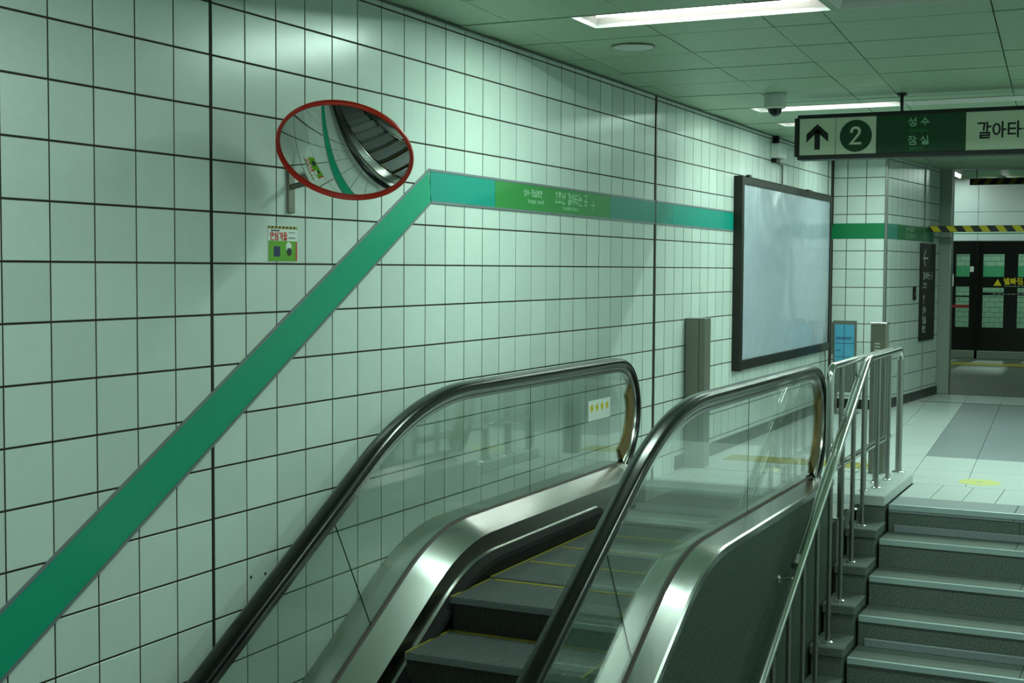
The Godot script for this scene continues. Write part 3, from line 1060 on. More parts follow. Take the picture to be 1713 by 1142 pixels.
	part(esc, "skirt_brush", sweep([Vector2(x + side * 0.165, 0.1035), Vector2(x + side * 0.200, 0.085), Vector2(x + side * 0.200, 0.06), Vector2(x + side * 0.165, 0.055)], us(-1.31, 8.2)), M.brush_black)
	part(esc, "skirt", sweep([Vector2(x + side * 0.1655, 0.0545), Vector2(x + side * 0.184, 0.0545), Vector2(x + side * 0.184, -0.5), Vector2(x + side * 0.1655, -0.5)], us(-1.40, 8.2)), M.dark_steel)

func build_escalator() -> void:
	var esc := thing("escalator", "escalator with glass balustrades, black handrails and yellow-edged steps along the tiled wall", "escalator")
	balustrade(esc, GLASS_L, 1.0)
	balustrade(esc, GLASS_R, -1.0)
	var r := us(-2.13, 8.2)
	part(esc, "outer_deck", sweep([Vector2(0.003, 0.246), Vector2(GLASS_L - 0.0145, 0.249), Vector2(GLASS_L - 0.0145, 0.2), Vector2(0.003, 0.2)], r), M.stainless_satin)
	part(esc, "outer_deck", sweep([Vector2(GLASS_R + 0.0145, 0.249), Vector2(1.452, 0.238), Vector2(1.462, 0.232), Vector2(1.462, 0.2), Vector2(GLASS_R + 0.0145, 0.2)], r), M.stainless)
	var cs := begin()
	var cu := us(-2.11, 7.4)
	for k in cu.size() - 1:
		var a := along(cu[k], 0.199)
		var b := along(cu[k + 1], 0.199)
		for x in [1.44, 1.459]:
			quad_out(cs, Vector3(x, a.y, a.x), Vector3(x, b.y, b.x), Vector3(x, -4.15, b.x), Vector3(x, -4.15, a.x), Vector3(1.45, -2.0, a.x))
		quad_out(cs, Vector3(1.44, a.y, a.x), Vector3(1.459, a.y, a.x), Vector3(1.459, b.y, b.x), Vector3(1.44, b.y, b.x), Vector3(1.45, -5.0, a.x))
	part(esc, "cladding", cs, M.cladding)
	# newel fronts
	for x in [GLASS_L, GLASS_R]:
		var s := begin()
		var path := rail_path(0.0)
		part(esc, "newel_cap", bx(Vector3(x - 0.05, 0.0, -4.90), Vector3(x + 0.05, 0.235, -4.82), 0.01), M.bronze)
		for k in 26:
			var a: Vector2 = path[k][0] - path[k][1] * 0.088
			var b: Vector2 = path[k + 1][0] - path[k + 1][1] * 0.088
			var a2: Vector2 = path[k][0] - path[k][1] * 0.165
			var b2: Vector2 = path[k + 1][0] - path[k + 1][1] * 0.165
			hexa(s, [Vector3(x - 0.018, a.y, a.x), Vector3(x + 0.018, a.y, a.x), Vector3(x + 0.018, b.y, b.x), Vector3(x - 0.018, b.y, b.x), Vector3(x - 0.012, a2.y, a2.x), Vector3(x + 0.012, a2.y, a2.x), Vector3(x + 0.012, b2.y, b2.x), Vector3(x - 0.012, b2.y, b2.x)])
		part(esc, "newel_trim", s, M.bronze)
	# landing plate and comb
	var xl := GLASS_L + 0.185
	var xr := GLASS_R - 0.185
	part(esc, "floor_plate", bx(Vector3(GLASS_L + 0.13, -0.03, -5.45), Vector3(GLASS_R - 0.13, 0.001, -4.36), 0.002), M.step_alloy)
	part(esc, "floor_plate", bx(Vector3(0.01, -0.03, -5.45), Vector3(1.455, 0.0005, -4.905), 0.001), M.stainless_satin)
	var s := begin()
	hexa(s, [Vector3(xl, -0.02, -4.358), Vector3(xr, -0.02, -4.358), Vector3(xr, 0.004, -4.358), Vector3(xl, 0.004, -4.358), Vector3(xl, -0.02, -4.19), Vector3(xr, -0.02, -4.19), Vector3(xr, 0.010, -4.20), Vector3(xl, 0.010, -4.20)])
	var cp := part(esc, "comb_plate", s, M.stainless_satin)
	s = begin()
	for k in 65:
		var x := xl + 0.004 + k * 0.0125
		if x > xr - 0.006: break
		box(s, Vector3(x, -0.01, -4.19), Vector3(x + 0.006, 0.006, -4.155))
	part(cp, "comb_teeth", s, M.stainless_satin)
	# steps: one ribbed tread, one ribbed riser, yellow demarcation on three sides
	var w := xr - xl - 0.008
	var tr := begin()
	box(tr, Vector3(-w / 2, -0.03, -0.4), Vector3(w / 2, -0.008, -0.001))
	var nrib := int(w / 0.0125)
	for k in nrib:
		var x := -w / 2 + k * 0.0125 + 0.003
		box(tr, Vector3(x, -0.009, -0.4), Vector3(x + 0.0065, 0.0, 0.0))
	var tread := done(tr)
	var rr := begin()
	var arc := func(t: float) -> float: return -0.035 * sin(t * PI * 0.5) - 0.004
	for seg in 5:
		var t0 := seg / 5.0
		var t1 := (seg + 1) / 5.0
		var y0 := -0.012 - 0.235 * t0
		var y1 := -0.012 - 0.235 * t1
		var z0: float = arc.call(t0)
		var z1: float = arc.call(t1)
		quad_out(rr, Vector3(-w / 2, y0, z0 - 0.006), Vector3(w / 2, y0, z0 - 0.006), Vector3(w / 2, y1, z1 - 0.006), Vector3(-w / 2, y1, z1 - 0.006), Vector3(0, y0, z0 - 0.5))
		for k in nrib:
			var x := -w / 2 + k * 0.0125 + 0.003
			hexa(rr, [Vector3(x, y0, z0 - 0.008), Vector3(x + 0.0065, y0, z0 - 0.008), Vector3(x + 0.0065, y0, z0), Vector3(x, y0, z0), Vector3(x, y1, z1 - 0.008), Vector3(x + 0.0065, y1, z1 - 0.008), Vector3(x + 0.0065, y1, z1), Vector3(x, y1, z1)])
	var riser := done(rr)
	var yb := done(bx(Vector3(-w / 2 + 0.03, -0.006, -0.398), Vector3(w / 2 - 0.03, 0.0015, -0.372)))
	var ys := done(bx(Vector3(-0.014, -0.006, -0.398), Vector3(-0.002, 0.0015, -0.002)))
	for k in 22:
		var zb := -4.24 + 0.4 * k
		var y := step_y(zb)
		var st := Node3D.new()
		st.name = "step"
		esc.add_child(st, true)
		st.position = Vector3(ESC_MID, y, zb + 0.4)
		part(st, "tread", tread, M.step_alloy)
		part(st, "riser", riser, M.step_side)
		part(st, "demarcation_line", yb, M.yellow_paint)
		part(st, "demarcation_line", ys, M.yellow_paint, Vector3(-w / 2 + 0.014, 0, 0))
		part(st, "demarcation_line", ys, M.yellow_paint, Vector3(w / 2 + 0.002, 0, 0))
	part(esc, "truss_pan", sweep([Vector2(xl - 0.02, -0.5), Vector2(xr + 0.02, -0.5), Vector2(xr + 0.02, -0.55), Vector2(xl - 0.02, -0.55)], us(-1.4, 8.2)), M.brush_black)
	# warning decal on the glass
	var dc := thing("warning_decal", "white decal with four yellow pictograms stuck on the escalator glass", "decal", Vector3(GLASS_L + 0.006, 0.62, -4.455))
	part(dc, "sheet", bx(Vector3(0, -0.06, -0.172), Vector3(0.001, 0.06, 0.172)), M.print_white)
	for k in 4:
		s = begin()
		lathe(s, [Vector2(0.028, 0.0), Vector2(0.0, 0.0012)], Vector3(0.001, 0.015, 0.12 - k * 0.08), Vector3.RIGHT, 4, false)
		part(dc, "pictogram", s, M.print_yellow)

# ---------------------------------------------------------------- railings, posts
func flange(parent: Node, at: Vector3, axis := Vector3.UP, r := 0.034) -> void:
	var s := begin()
	lathe(s, [Vector2(r, 0.0), Vector2(r, 0.006), Vector2(r * 0.7, 0.012), Vector2(0.0, 0.012)], at, axis, 20, false)
	part(parent, "base_flange", s, M.stainless)

func build_railings() -> void:
	# stair handrail with posts
	var x := 1.55
	var t := thing("stair_handrail", "stainless handrail on thin round posts running down beside the stairs", "handrail", Vector3(x, 0.0, -5.45))
	var top := func(z: float) -> float: return 0.915 if z < 0.05 else 0.915 - (z - 0.05) * 0.572
	var pts := bent([Vector3(0, 0.70, -1.07), Vector3(0, 0.915, -1.07), Vector3(0, 0.915, 0.05), Vector3(0, 0.915 - 4.6 * 0.572, 4.65)], 0.07, 8)
	var s := begin()
	tube(s, pts.slice(1), 0.0215, 16)
	part(t, "rail", s, M.stainless)
	s = begin()
	tube(s, [Vector3(0, 0.064, -1.07), Vector3(0, 0.86, -1.07)], 0.0215, 16)
	flange(part(t, "end_post", s, M.stainless_satin), Vector3(0, 0.064, -1.07), Vector3.UP, 0.045)
	for z in [-0.68, -0.30]:
		s = begin()
		tube(s, [Vector3(-0.005, 0.064, z), Vector3(0, 0.90, z)], 0.0135, 12)
		flange(part(t, "post", s, M.stainless_satin), Vector3(-0.005, 0.064, z))
	for k in 14:
		var z := 0.17 + 0.2935 * k
		s = begin()
		tube(s, [Vector3(0, -0.1 - 0.166 * k, z), Vector3(0, top.call(z) - 0.005, z)], 0.0135, 12)
		flange(part(t, "post", s, M.stainless_satin), Vector3(0, -0.1 - 0.166 * k, z))
	# second tube clamped below the first, ending in a coupling
	s = begin()
	tube(s, [Vector3(-0.036, 0.880, 0.06), Vector3(-0.036, 0.880 - 1.64 * 0.572, 1.70)], 0.012, 12)
	part(t, "lower_rail", s, M.stainless)
	s = begin()
	tube(s, [Vector3(-0.02, 0.915 - 1.62 * 0.572, 1.67), Vector3(-0.02, 0.915 - 1.68 * 0.572, 1.73)], 0.026, 14)
	part(t, "coupling", s, M.stainless_satin)
	s = begin()
	tube(s, [Vector3(-0.09, -0.10, 1.80), Vector3(-0.01, -0.085, 1.83)], 0.008, 10)
	flange(part(t, "bracket", s, M.stainless), Vector3(-0.09, -0.10, 1.80), Vector3.RIGHT, 0.024)
	# guard frame at the escalator head
	var gx := 1.495
	var g := thing("guard_rail", "stainless guard frame with rounded corners between escalator head and stairs", "guard rail", Vector3(gx, 0.0, -4.6))
	s = begin()
	tube(s, bent([Vector3(0, 0.325, -1.82), Vector3(0, 0.325, 0.0), Vector3(0, 0.912, 0.0), Vector3(0, 0.912, -1.82)], 0.09, 8), 0.021, 16)
	part(g, "frame", s, M.stainless)
	for z in [-0.30, -0.66, -1.0, -1.36, -1.74]:
		s = begin()
		tube(s, [Vector3(0, 0.0 if z > -0.85 else 0.064, z), Vector3(0, 0.905, z)], 0.015, 12)
		flange(part(g, "bar", s, M.stainless_satin), Vector3(0, 0.0 if z > -0.85 else 0.064, z))

func build_posts() -> void:
	var t := thing("sensor_post", "square stainless post standing against the tiled wall behind the escalator", "post", Vector3(0.085, 0.0, -6.56), "steel posts at the escalator head")
	part(t, "shaft", bx(Vector3(-0.075, 0.0, -0.07), Vector3(0.075, 1.09, 0.07), 0.004), M.post_steel)
	part(t, "cap", bx(Vector3(-0.077, 1.09, -0.072), Vector3(0.077, 1.098, 0.072), 0.002), M.stainless_satin)
	part(t, "cover_seam", bx(Vector3(0.028, 0.02, 0.0702), Vector3(0.031, 1.08, 0.0715)), M.dark_steel)
	t = thing("sensor_post", "square grey steel post with pale slots beside the guard frame", "post", Vector3(1.345, 0.0, -6.85), "steel posts at the escalator head")
	part(t, "shaft", bx(Vector3(-0.055, 0.0, -0.055), Vector3(0.055, 1.07, 0.055), 0.004), M.post_steel)
	part(t, "cap", bx(Vector3(-0.058, 1.07, -0.058), Vector3(0.058, 1.085, 0.058), 0.004), M.stainless)
	for k in 5:
		part(t, "slot_mark", bx(Vector3(-0.026, 0.93 - k * 0.022, 0.0552), Vector3(0.014, 0.937 - k * 0.022, 0.0562)), M.print_white)
	for k in 7:
		part(t, "slot_mark", bx(Vector3(-0.010, 0.74 - k * 0.03, 0.0552), Vector3(0.012, 0.752 - k * 0.03, 0.0562)), M.print_white)
	part(t, "dark_slot", bx(Vector3(-0.008, 0.12, 0.0552), Vector3(0.02, 0.5, 0.056)), M.dark_steel)

# ---------------------------------------------------------------- wall stripe
func build_stripe() -> void:
	var t := thing("wall_stripe", "green guide stripe climbing the tiled wall and running on level to the pillar", "stripe")
	var up := func(z: float) -> float: return 0.4226 - 0.5694 * z
	var lo := func(z: float) -> float: return 0.1988 - 0.5872 * z
	var kz := -2.640
	var e := 0.012
	var ku := Vector2(kz, 1.925)
	var kl := Vector2(-2.664, 1.762)
	var slabs := [[2.0, 0.5], [0.5, -0.98], [-0.98, -2.652]]
	for k in 3:
		var s := begin()
		var a: float = slabs[k][0]
		var b: float = slabs[k][1]
		var g := 0.0006
		var pa := Vector2(a, up.call(a) - e * 1.1)
		var pb := Vector2(b + g, up.call(b) - e * 1.1) if k < 2 else ku + Vector2(0, -e)
		var pc := Vector2(b + g, lo.call(b) + e * 1.1) if k < 2 else kl + Vector2(0, e)
		var pd := Vector2(a, lo.call(a) + e * 1.1)
		wall_poly(s, [pa, pb, pc, pd], 0.0, 0.004)
		part(t, "stripe_panel", s, M.stripe_green)
	for b in [[-2.656, -3.348, "stripe_teal"], [-3.35, -4.985, "stripe_leaf"], [-4.987, -6.2, "stripe_sea"], [-6.202, -7.7, "stripe_teal"], [-11.1, -11.362, "stripe_deep"]]:
		part(t, "stripe_panel", bx(Vector3(0.0, 1.774, b[1]), Vector3(0.004, 1.914, b[0])), M[b[2]])
	# aluminium edging
	var s := begin()
	wall_poly(s, [Vector2(2.0, up.call(2.0)), ku, ku + Vector2(0, -e), Vector2(2.0, up.call(2.0) - e * 1.1)], 0.0, 0.006)
	part(t, "edging", s, M.edging)
	s = begin()
	wall_poly(s, [Vector2(2.0, lo.call(2.0)), kl, kl + Vector2(0, e), Vector2(2.0, lo.call(2.0) + e * 1.1)], 0.0, 0.006)
	part(t, "edging", s, M.edging)
	part(t, "edging", bx(Vector3(0, 1.914, -7.7), Vector3(0.006, 1.926, kz)), M.edging)
	part(t, "edging", bx(Vector3(0, 1.762, -7.7), Vector3(0.006, 1.774, -2.662)), M.edging)
	var ls := begin()
	var a := stroke_text(ls, "성수·잠실방면", Vector3(0.005, 1.852, -3.70), Vector3.FORWARD, Vector3.UP, 0.036, 0.92, 0.13)
	a = 0.42
	a += stroke_text(ls, "2호선 갈아타는 곳", Vector3(0.005, 1.832, -3.70 - a), Vector3.FORWARD, Vector3.UP, 0.062, 0.82, 0.12)
	stroke_text(ls, "→", Vector3(0.005, 1.815, -4.66), Vector3.FORWARD, Vector3.UP, 0.05, 1.1, 0.1)
	part(t, "lettering", ls, M.print_pale)
	latin(t, "Seongsu · Jamsil", Vector3(0.005, 1.825, -3.86), PI / 2.0, 0.022, M.print_pale)
	latin(t, "Transfer to Line 2", Vector3(0.005, 1.806, -4.35), PI / 2.0, 0.022, M.print_pale)
	# on the pillar and the passage wall
	part(t, "stripe_panel", bx(Vector3(0.0, 1.785, -11.37), Vector3(0.534, 1.945, -11.366)), M.stripe_deep)
	var d := (PB - PA).normalized()
	var n := Vector3(-d.z, 0, d.x)
	if n.x < 0: n = -n
	for q in [[0.03, 0.42, "stripe_sea"], [0.421, 1.95, "stripe_deep"]]:
		var p0: Vector3 = PA + d * q[0]
		var p1: Vector3 = PA + d * q[1]
		var b := begin()
		hexa(b, [p0 + Vector3.UP * 1.785, p1 + Vector3.UP * 1.785, p1 + n * 0.004 + Vector3.UP * 1.785, p0 + n * 0.004 + Vector3.UP * 1.785, p0 + Vector3.UP * 1.945, p1 + Vector3.UP * 1.945, p1 + n * 0.004 + Vector3.UP * 1.945, p0 + n * 0.004 + Vector3.UP * 1.945])
		part(t, "stripe_panel", b, M[q[2]])
	var pt := begin()
	stroke_text(pt, "성수·잠실방면", PA + d * 0.75 + n * 0.005 + Vector3.UP * 1.88, d, Vector3.UP, 0.05, 0.95, 0.13)
	part(t, "lettering", pt, M.print_pale)
	pt = begin()
	stroke_text(pt, "2호선 갈아타는 곳", PA + d * 0.75 + n * 0.005 + Vector3.UP * 1.81, d, Vector3.UP, 0.05, 0.95, 0.13)
	part(t, "lettering", pt, M.print_pale)

# ---------------------------------------------------------------- things on the wall
func build_mirror() -> void:
	var n := Vector3(0.2, -0.77, 0.60).normalized()
	var c := Vector3(0.32, 1.897, -1.41)
	var t := thing("convex_mirror", "round convex mirror with a red rim on a wall arm above the stripe", "mirror", c)
	var r := 0.255
	var curve := 0.80
	var prof := []
	var off := sqrt(curve * curve - r * r)
	for k in 25:
		var q := r * (1.0 - k / 24.0)
		prof.append(Vector2(q, sqrt(curve * curve - q * q) - off))
	var s := begin()
	lathe(s, prof, Vector3.ZERO, n, 96)
	part(t, "mirror_face", s, M.mirror)
	s = begin()
	var rim := []
	for k in 13:
		var a := TAU * k / 12.0
		rim.append(Vector2(0.2600 + cos(a) * 0.0072, sin(a) * 0.012))
	s.set_smooth_group(0)
	var ax := n.cross(Vector3(0.2, 0.3, 0.93)).normalized()
	var ay := n.cross(ax)
	for k in 12:
		for j in 96:
			var q := []
			for e in [[k, j], [k, j + 1], [k + 1, j + 1], [k + 1, j]]:
				var th: float = TAU * e[1] / 96.0
				q.append(n * rim[e[0]].y + (ax * cos(th) + ay * sin(th)) * rim[e[0]].x)
			var th2 := TAU * (j + 0.5) / 96.0
			quad_out(s, q[0], q[1], q[2], q[3], (ax * cos(th2) + ay * sin(th2)) * 0.2605)
	part(t, "rim", s, M.rim_red)
	s = begin()
	lathe(s, [Vector2(0.255, -0.004), Vector2(0.22, -0.03), Vector2(0.13, -0.05), Vector2(0.0, -0.055)], Vector3.ZERO, n, 48)
	part(t, "back_shell", s, M.post_steel)
	s = begin()
	var w := Vector3(0.012, 1.775, -1.50) - c
	tube(s, [-n * 0.05, -n * 0.10, w + Vector3(0.10, 0.02, 0), w], 0.012, 10)
	part(t, "arm", s, M.post_steel)
	part(t, "wall_bracket", bx(w + Vector3(-0.012, -0.105, -0.025), w + Vector3(0.0, 0.10, 0.02), 0.003), M.post_steel)

func build_poster() -> void:
	var t := thing("safety_notice", "small green and white safety notice with red lettering under the mirror", "notice", Vector3(0.0, 1.546, -1.452))
	# local: right = -z, up = y
	var r := func(z0: float, z1: float, y0: float, y1: float, x := 0.002) -> SurfaceTool:
		return bx(Vector3(0.0 if x < 0.0025 else 0.002, y0, z0), Vector3(x, y1, z1))
	part(t, "sheet", r.call(-0.098, 0.098, -0.070, 0.070), M.print_white)
	part(t, "green_field", r.call(-0.096, 0.096, -0.068, 0.012, 0.0028), M.print_lime)
	part(t, "black_strip", r.call(-0.098, 0.098, 0.060, 0.070, 0.0028), M.print_black)
	for k in 8:
		var s := begin()
		var z := 0.094 - k * 0.025
		hexa(s, [Vector3(0.0026, 0.061, z), Vector3(0.0026, 0.061, z - 0.010), Vector3(0.0033, 0.061, z - 0.010), Vector3(0.0033, 0.061, z), Vector3(0.0026, 0.069, z - 0.008), Vector3(0.0026, 0.069, z - 0.018), Vector3(0.0033, 0.069, z - 0.018), Vector3(0.0033, 0.069, z - 0.008)])
		part(t, "hazard_mark", s, M.print_yellow)
	var s := begin()
	stroke_text(s, "안심거울", Vector3(0.0032, 0.016, 0.086), Vector3.FORWARD, Vector3.UP, 0.030, 0.88, 0.15)
	part(t, "headline", s, M.print_red)
	part(t, "small_print", r.call(-0.086, -0.040, 0.022, 0.028, 0.003), M.print_grey)
	part(t, "small_print", r.call(-0.082, -0.042, 0.044, 0.048, 0.003), M.print_grey)
	part(t, "small_print", r.call(0.022, 0.080, 0.050, 0.055, 0.003), M.print_black)
	part(t, "blue_panel", r.call(0.020, 0.062, -0.05, -0.010, 0.0032), M.print_blue)
	part(t, "red_margin", r.call(-0.097, -0.088, -0.066, 0.008, 0.0032), M.print_red)
	s = begin()
	lathe(s, [Vector2(0.020, 0.0), Vector2(0.0, 0.001)], Vector3(0.0028, -0.012, -0.04), Vector3.RIGHT, 20, false)
	part(t, "round_picture", s, M.print_white)
	s = begin()
	lathe(s, [Vector2(0.017, 0.0), Vector2(0.0, 0.001)], Vector3(0.0034, -0.03, -0.042), Vector3.RIGHT, 16, false)
	part(t, "round_picture", s, M.print_black)

func build_board() -> void:
	var z0 := -7.71
	var z1 := -11.09
	var y0 := 0.625
	var y1 := 2.215
	var t := thing("advertising_board", "empty advertising board with dark frame and pale blue glossy film on the wall", "board", Vector3(0.0, (y0 + y1) / 2.0, (z0 + z1) / 2.0))
	var hz := (z0 - z1) / 2.0
	var hy := (y1 - y0) / 2.0
	part(t, "back_panel", bx(Vector3(0.0, -hy + 0.02, -hz + 0.02), Vector3(0.03, hy - 0.02, hz - 0.02)), M.board_frame)
	part(t, "film_sheet", bx(Vector3(0.03, -hy + 0.05, -hz + 0.03), Vector3(0.036, hy - 0.05, hz - 0.03)), M.board_film)
	part(t, "frame_side", bx(Vector3(0.0, -hy, hz - 0.06), Vector3(0.075, hy, hz), 0.004), M.board_frame)
	part(t, "frame_side", bx(Vector3(0.0, -hy, -hz), Vector3(0.05, hy, -hz + 0.04), 0.004), M.board_frame)
	part(t, "frame_top", bx(Vector3(0.0, hy - 0.06, -hz + 0.04), Vector3(0.05, hy, hz - 0.06), 0.004), M.board_frame)
	part(t, "frame_bottom", bx(Vector3(0.0, -hy, -hz + 0.04), Vector3(0.05, -hy + 0.085, hz - 0.06), 0.004), M.board_frame)
	part(t, "hinge", bx(Vector3(0.0, hy, hz - 0.42), Vector3(0.03, hy + 0.03, hz - 0.35), 0.003), M.board_frame)
	part(t, "hinge", bx(Vector3(0.0, hy, -hz + 0.8), Vector3(0.03, hy + 0.02, -hz + 0.95), 0.003), M.board_frame)

func build_small_things() -> void:
	var t := thing("junction_box", "white plastic junction box with cable conduit on the wall above the board", "junction box", Vector3(0.0, 2.42, -8.92))
	part(t, "casing", bx(Vector3(0.0, 0.02, -0.11), Vector3(0.09, 0.15, 0.10), 0.006), M.white_plastic)
	part(t, "top_mount", bx(Vector3(0.0, 0.152, -0.03), Vector3(0.05, 0.22, 0.03), 0.004), M.dark_steel)
	part(t, "cable_gland", bx(Vector3(0.0, -0.015, -0.06), Vector3(0.05, 0.018, 0.08), 0.004), M.dark_steel)
	var s := begin()
	tube(s, bent([Vector3(0.012, 0.0, -0.05), Vector3(0.012, -0.02, -0.28), Vector3(0.012, -0.205, -0.28)], 0.02, 4), 0.008, 8)
	part(t, "conduit", s, M.post_steel)
	t = thing("dome_camera", "white ceiling dome camera with a black dome in front of the hanging sign", "camera", Vector3(0.76, CEIL, -6.08))
	s = begin()
	lathe(s, [Vector2(0.0, 0.0), Vector2(0.072, 0.0), Vector2(0.076, -0.02), Vector2(0.072, -0.09), Vector2(0.058, -0.098), Vector2(0.0, -0.098)], Vector3.ZERO, Vector3.UP, 32, false)
	part(t, "housing", s, M.white_plastic)
	s = begin()
	var pr := []
	for k in 9: pr.append(Vector2(0.047 * cos(PI / 2.0 * k / 8.0), -0.098 - 0.052 * sin(PI / 2.0 * k / 8.0)))
	lathe(s, pr, Vector3.ZERO, Vector3.UP, 32)
	part(t, "dome", s, M.dome_black)
	t = thing("ceiling_speaker", "round flush ceiling speaker beside the lit trough light", "speaker", Vector3(0.58, CEIL, -3.84))
	s = begin()
	lathe(s, [Vector2(0.11, 0.0), Vector2(0.108, -0.006), Vector2(0.095, -0.009), Vector2(0.0, -0.009)], Vector3.ZERO, Vector3.UP, 40, false)
	part(t, "grille", s, M.white_plastic)
	s = begin()
	for k in 48:
		var a0 := TAU * k / 48.0
		tube(s, [Vector3(cos(a0), 0, sin(a0)) * 0.112 + Vector3(0, -0.004, 0), Vector3(cos(a0 + TAU / 48.0), 0, sin(a0 + TAU / 48.0)) * 0.112 + Vector3(0, -0.004, 0)], 0.004, 5, false)
	part(t, "rim", s, M.stainless_satin)
	# blue notice on a low steel stand
	t = thing("notice_stand", "low steel stand with a blue notice in front of the pillar", "stand", Vector3(0.255, 0.0, -10.825))
	part(t, "cabinet", bx(Vector3(-0.09, 0.22, -0.06), Vector3(0.10, 0.52, 0.03), 0.004), M.kiosk_grey)
	part(t, "back_plate", bx(Vector3(-0.115, 0.50, -0.03), Vector3(0.12, 0.945, 0.0), 0.004), M.kiosk_grey)
	part(t, "side_fin", bx(Vector3(-0.135, 0.60, -0.07), Vector3(-0.117, 0.93, 0.0), 0.003), M.kiosk_grey)
	part(t, "notice_sheet", bx(Vector3(-0.095, 0.53, 0.0), Vector3(0.10, 0.905, 0.003)), M.poster_blue)
	part(t, "fold_line", bx(Vector3(-0.004, 0.53, 0.003), Vector3(0.001, 0.905, 0.0036)), M.print_blue)
	part(t, "fold_line", bx(Vector3(-0.095, 0.712, 0.003), Vector3(0.10, 0.717, 0.0036)), M.print_blue)
	for k in 4:
		part(t, "printed_line", bx(Vector3(-0.085, [0.77, 0.755, 0.64, 0.575][k], 0.003), Vector3([0.085, 0.07, -0.03, 0.05][k], [0.777, 0.762, 0.646, 0.58][k], 0.0035)), M.print_blue)
	for x in [-0.08, 0.09]:
		part(t, "leg", bx(Vector3(x - 0.012, 0.012, -0.03), Vector3(x + 0.012, 0.23, -0.006), 0.003), M.post_steel)
	part(t, "foot_plate", bx(Vector3(-0.14, 0.0, -0.12), Vector3(0.14, 0.012, 0.10), 0.003), M.post_steel)
	# dark wayfinding panel on the passage wall
	var d := (PB - PA).normalized()
	var n := Vector3(-d.z, 0, d.x)
	if n.x < 0: n = -n
	t = thing("wayfinding_panel", "tall black wayfinding panel with white text on the passage wall", "sign")
	var pq := func(a: float, b: float, y0: float, y1: float, o0: float, o1: float) -> SurfaceTool:
		var q := begin()
		var u := Vector3.UP
		hexa(q, [PA + d * a + n * o0 + u * y0, PA + d * b + n * o0 + u * y0, PA + d * b + n * o1 + u * y0, PA + d * a + n * o1 + u * y0, PA + d * a + n * o0 + u * y1, PA + d * b + n * o0 + u * y1, PA + d * b + n * o1 + u * y1, PA + d * a + n * o1 + u * y1])
		return q
	part(t, "panel", pq.call(1.37, 2.0, 0.66, 1.765, 0.0, 0.02), M.board_frame)
	part(t, "face", pq.call(1.38, 1.99, 0.67, 1.755, 0.02, 0.022), M.print_black)
	s = begin()
	var at := PA + n * 0.024
	stroke_text(s, "←", at + d * 1.45 + Vector3.UP * 1.50, d, Vector3.UP, 0.19, 1.0, 0.1)
	stroke_text(s, "갈아타는 곳", at + d * 1.44 + Vector3.UP * 1.36, d, Vector3.UP, 0.075, 0.95, 0.12)
	stroke_text(s, "2호선", at + d * 1.44 + Vector3.UP * 1.26, d, Vector3.UP, 0.06, 0.95, 0.12)
	stroke_text(s, "↑", at + d * 1.44 + Vector3.UP * 1.08, d, Vector3.UP, 0.10, 1.0, 0.1)
	stroke_text(s, "성수", at + d * 1.44 + Vector3.UP * 0.97, d, Vector3.UP, 0.08, 0.95, 0.12)
	stroke_text(s, "잠실", at + d * 1.44 + Vector3.UP * 0.86, d, Vector3.UP, 0.08, 0.95, 0.12)
	stroke_text(s, "방면", at + d * 1.44 + Vector3.UP * 0.76, d, Vector3.UP, 0.07, 0.95, 0.12)
	part(t, "lettering", s, M.print_white)
	t = thing("key_switch", "small dark switch plate on the passage wall beside the black panel", "switch")
	part(t, "plate", pq.call(1.10, 1.18, 1.13, 1.275, 0.0, 0.02), M.dark_steel)
	part(t, "key_slot", pq.call(1.125, 1.155, 1.18, 1.22, 0.02, 0.023), M.post_steel)

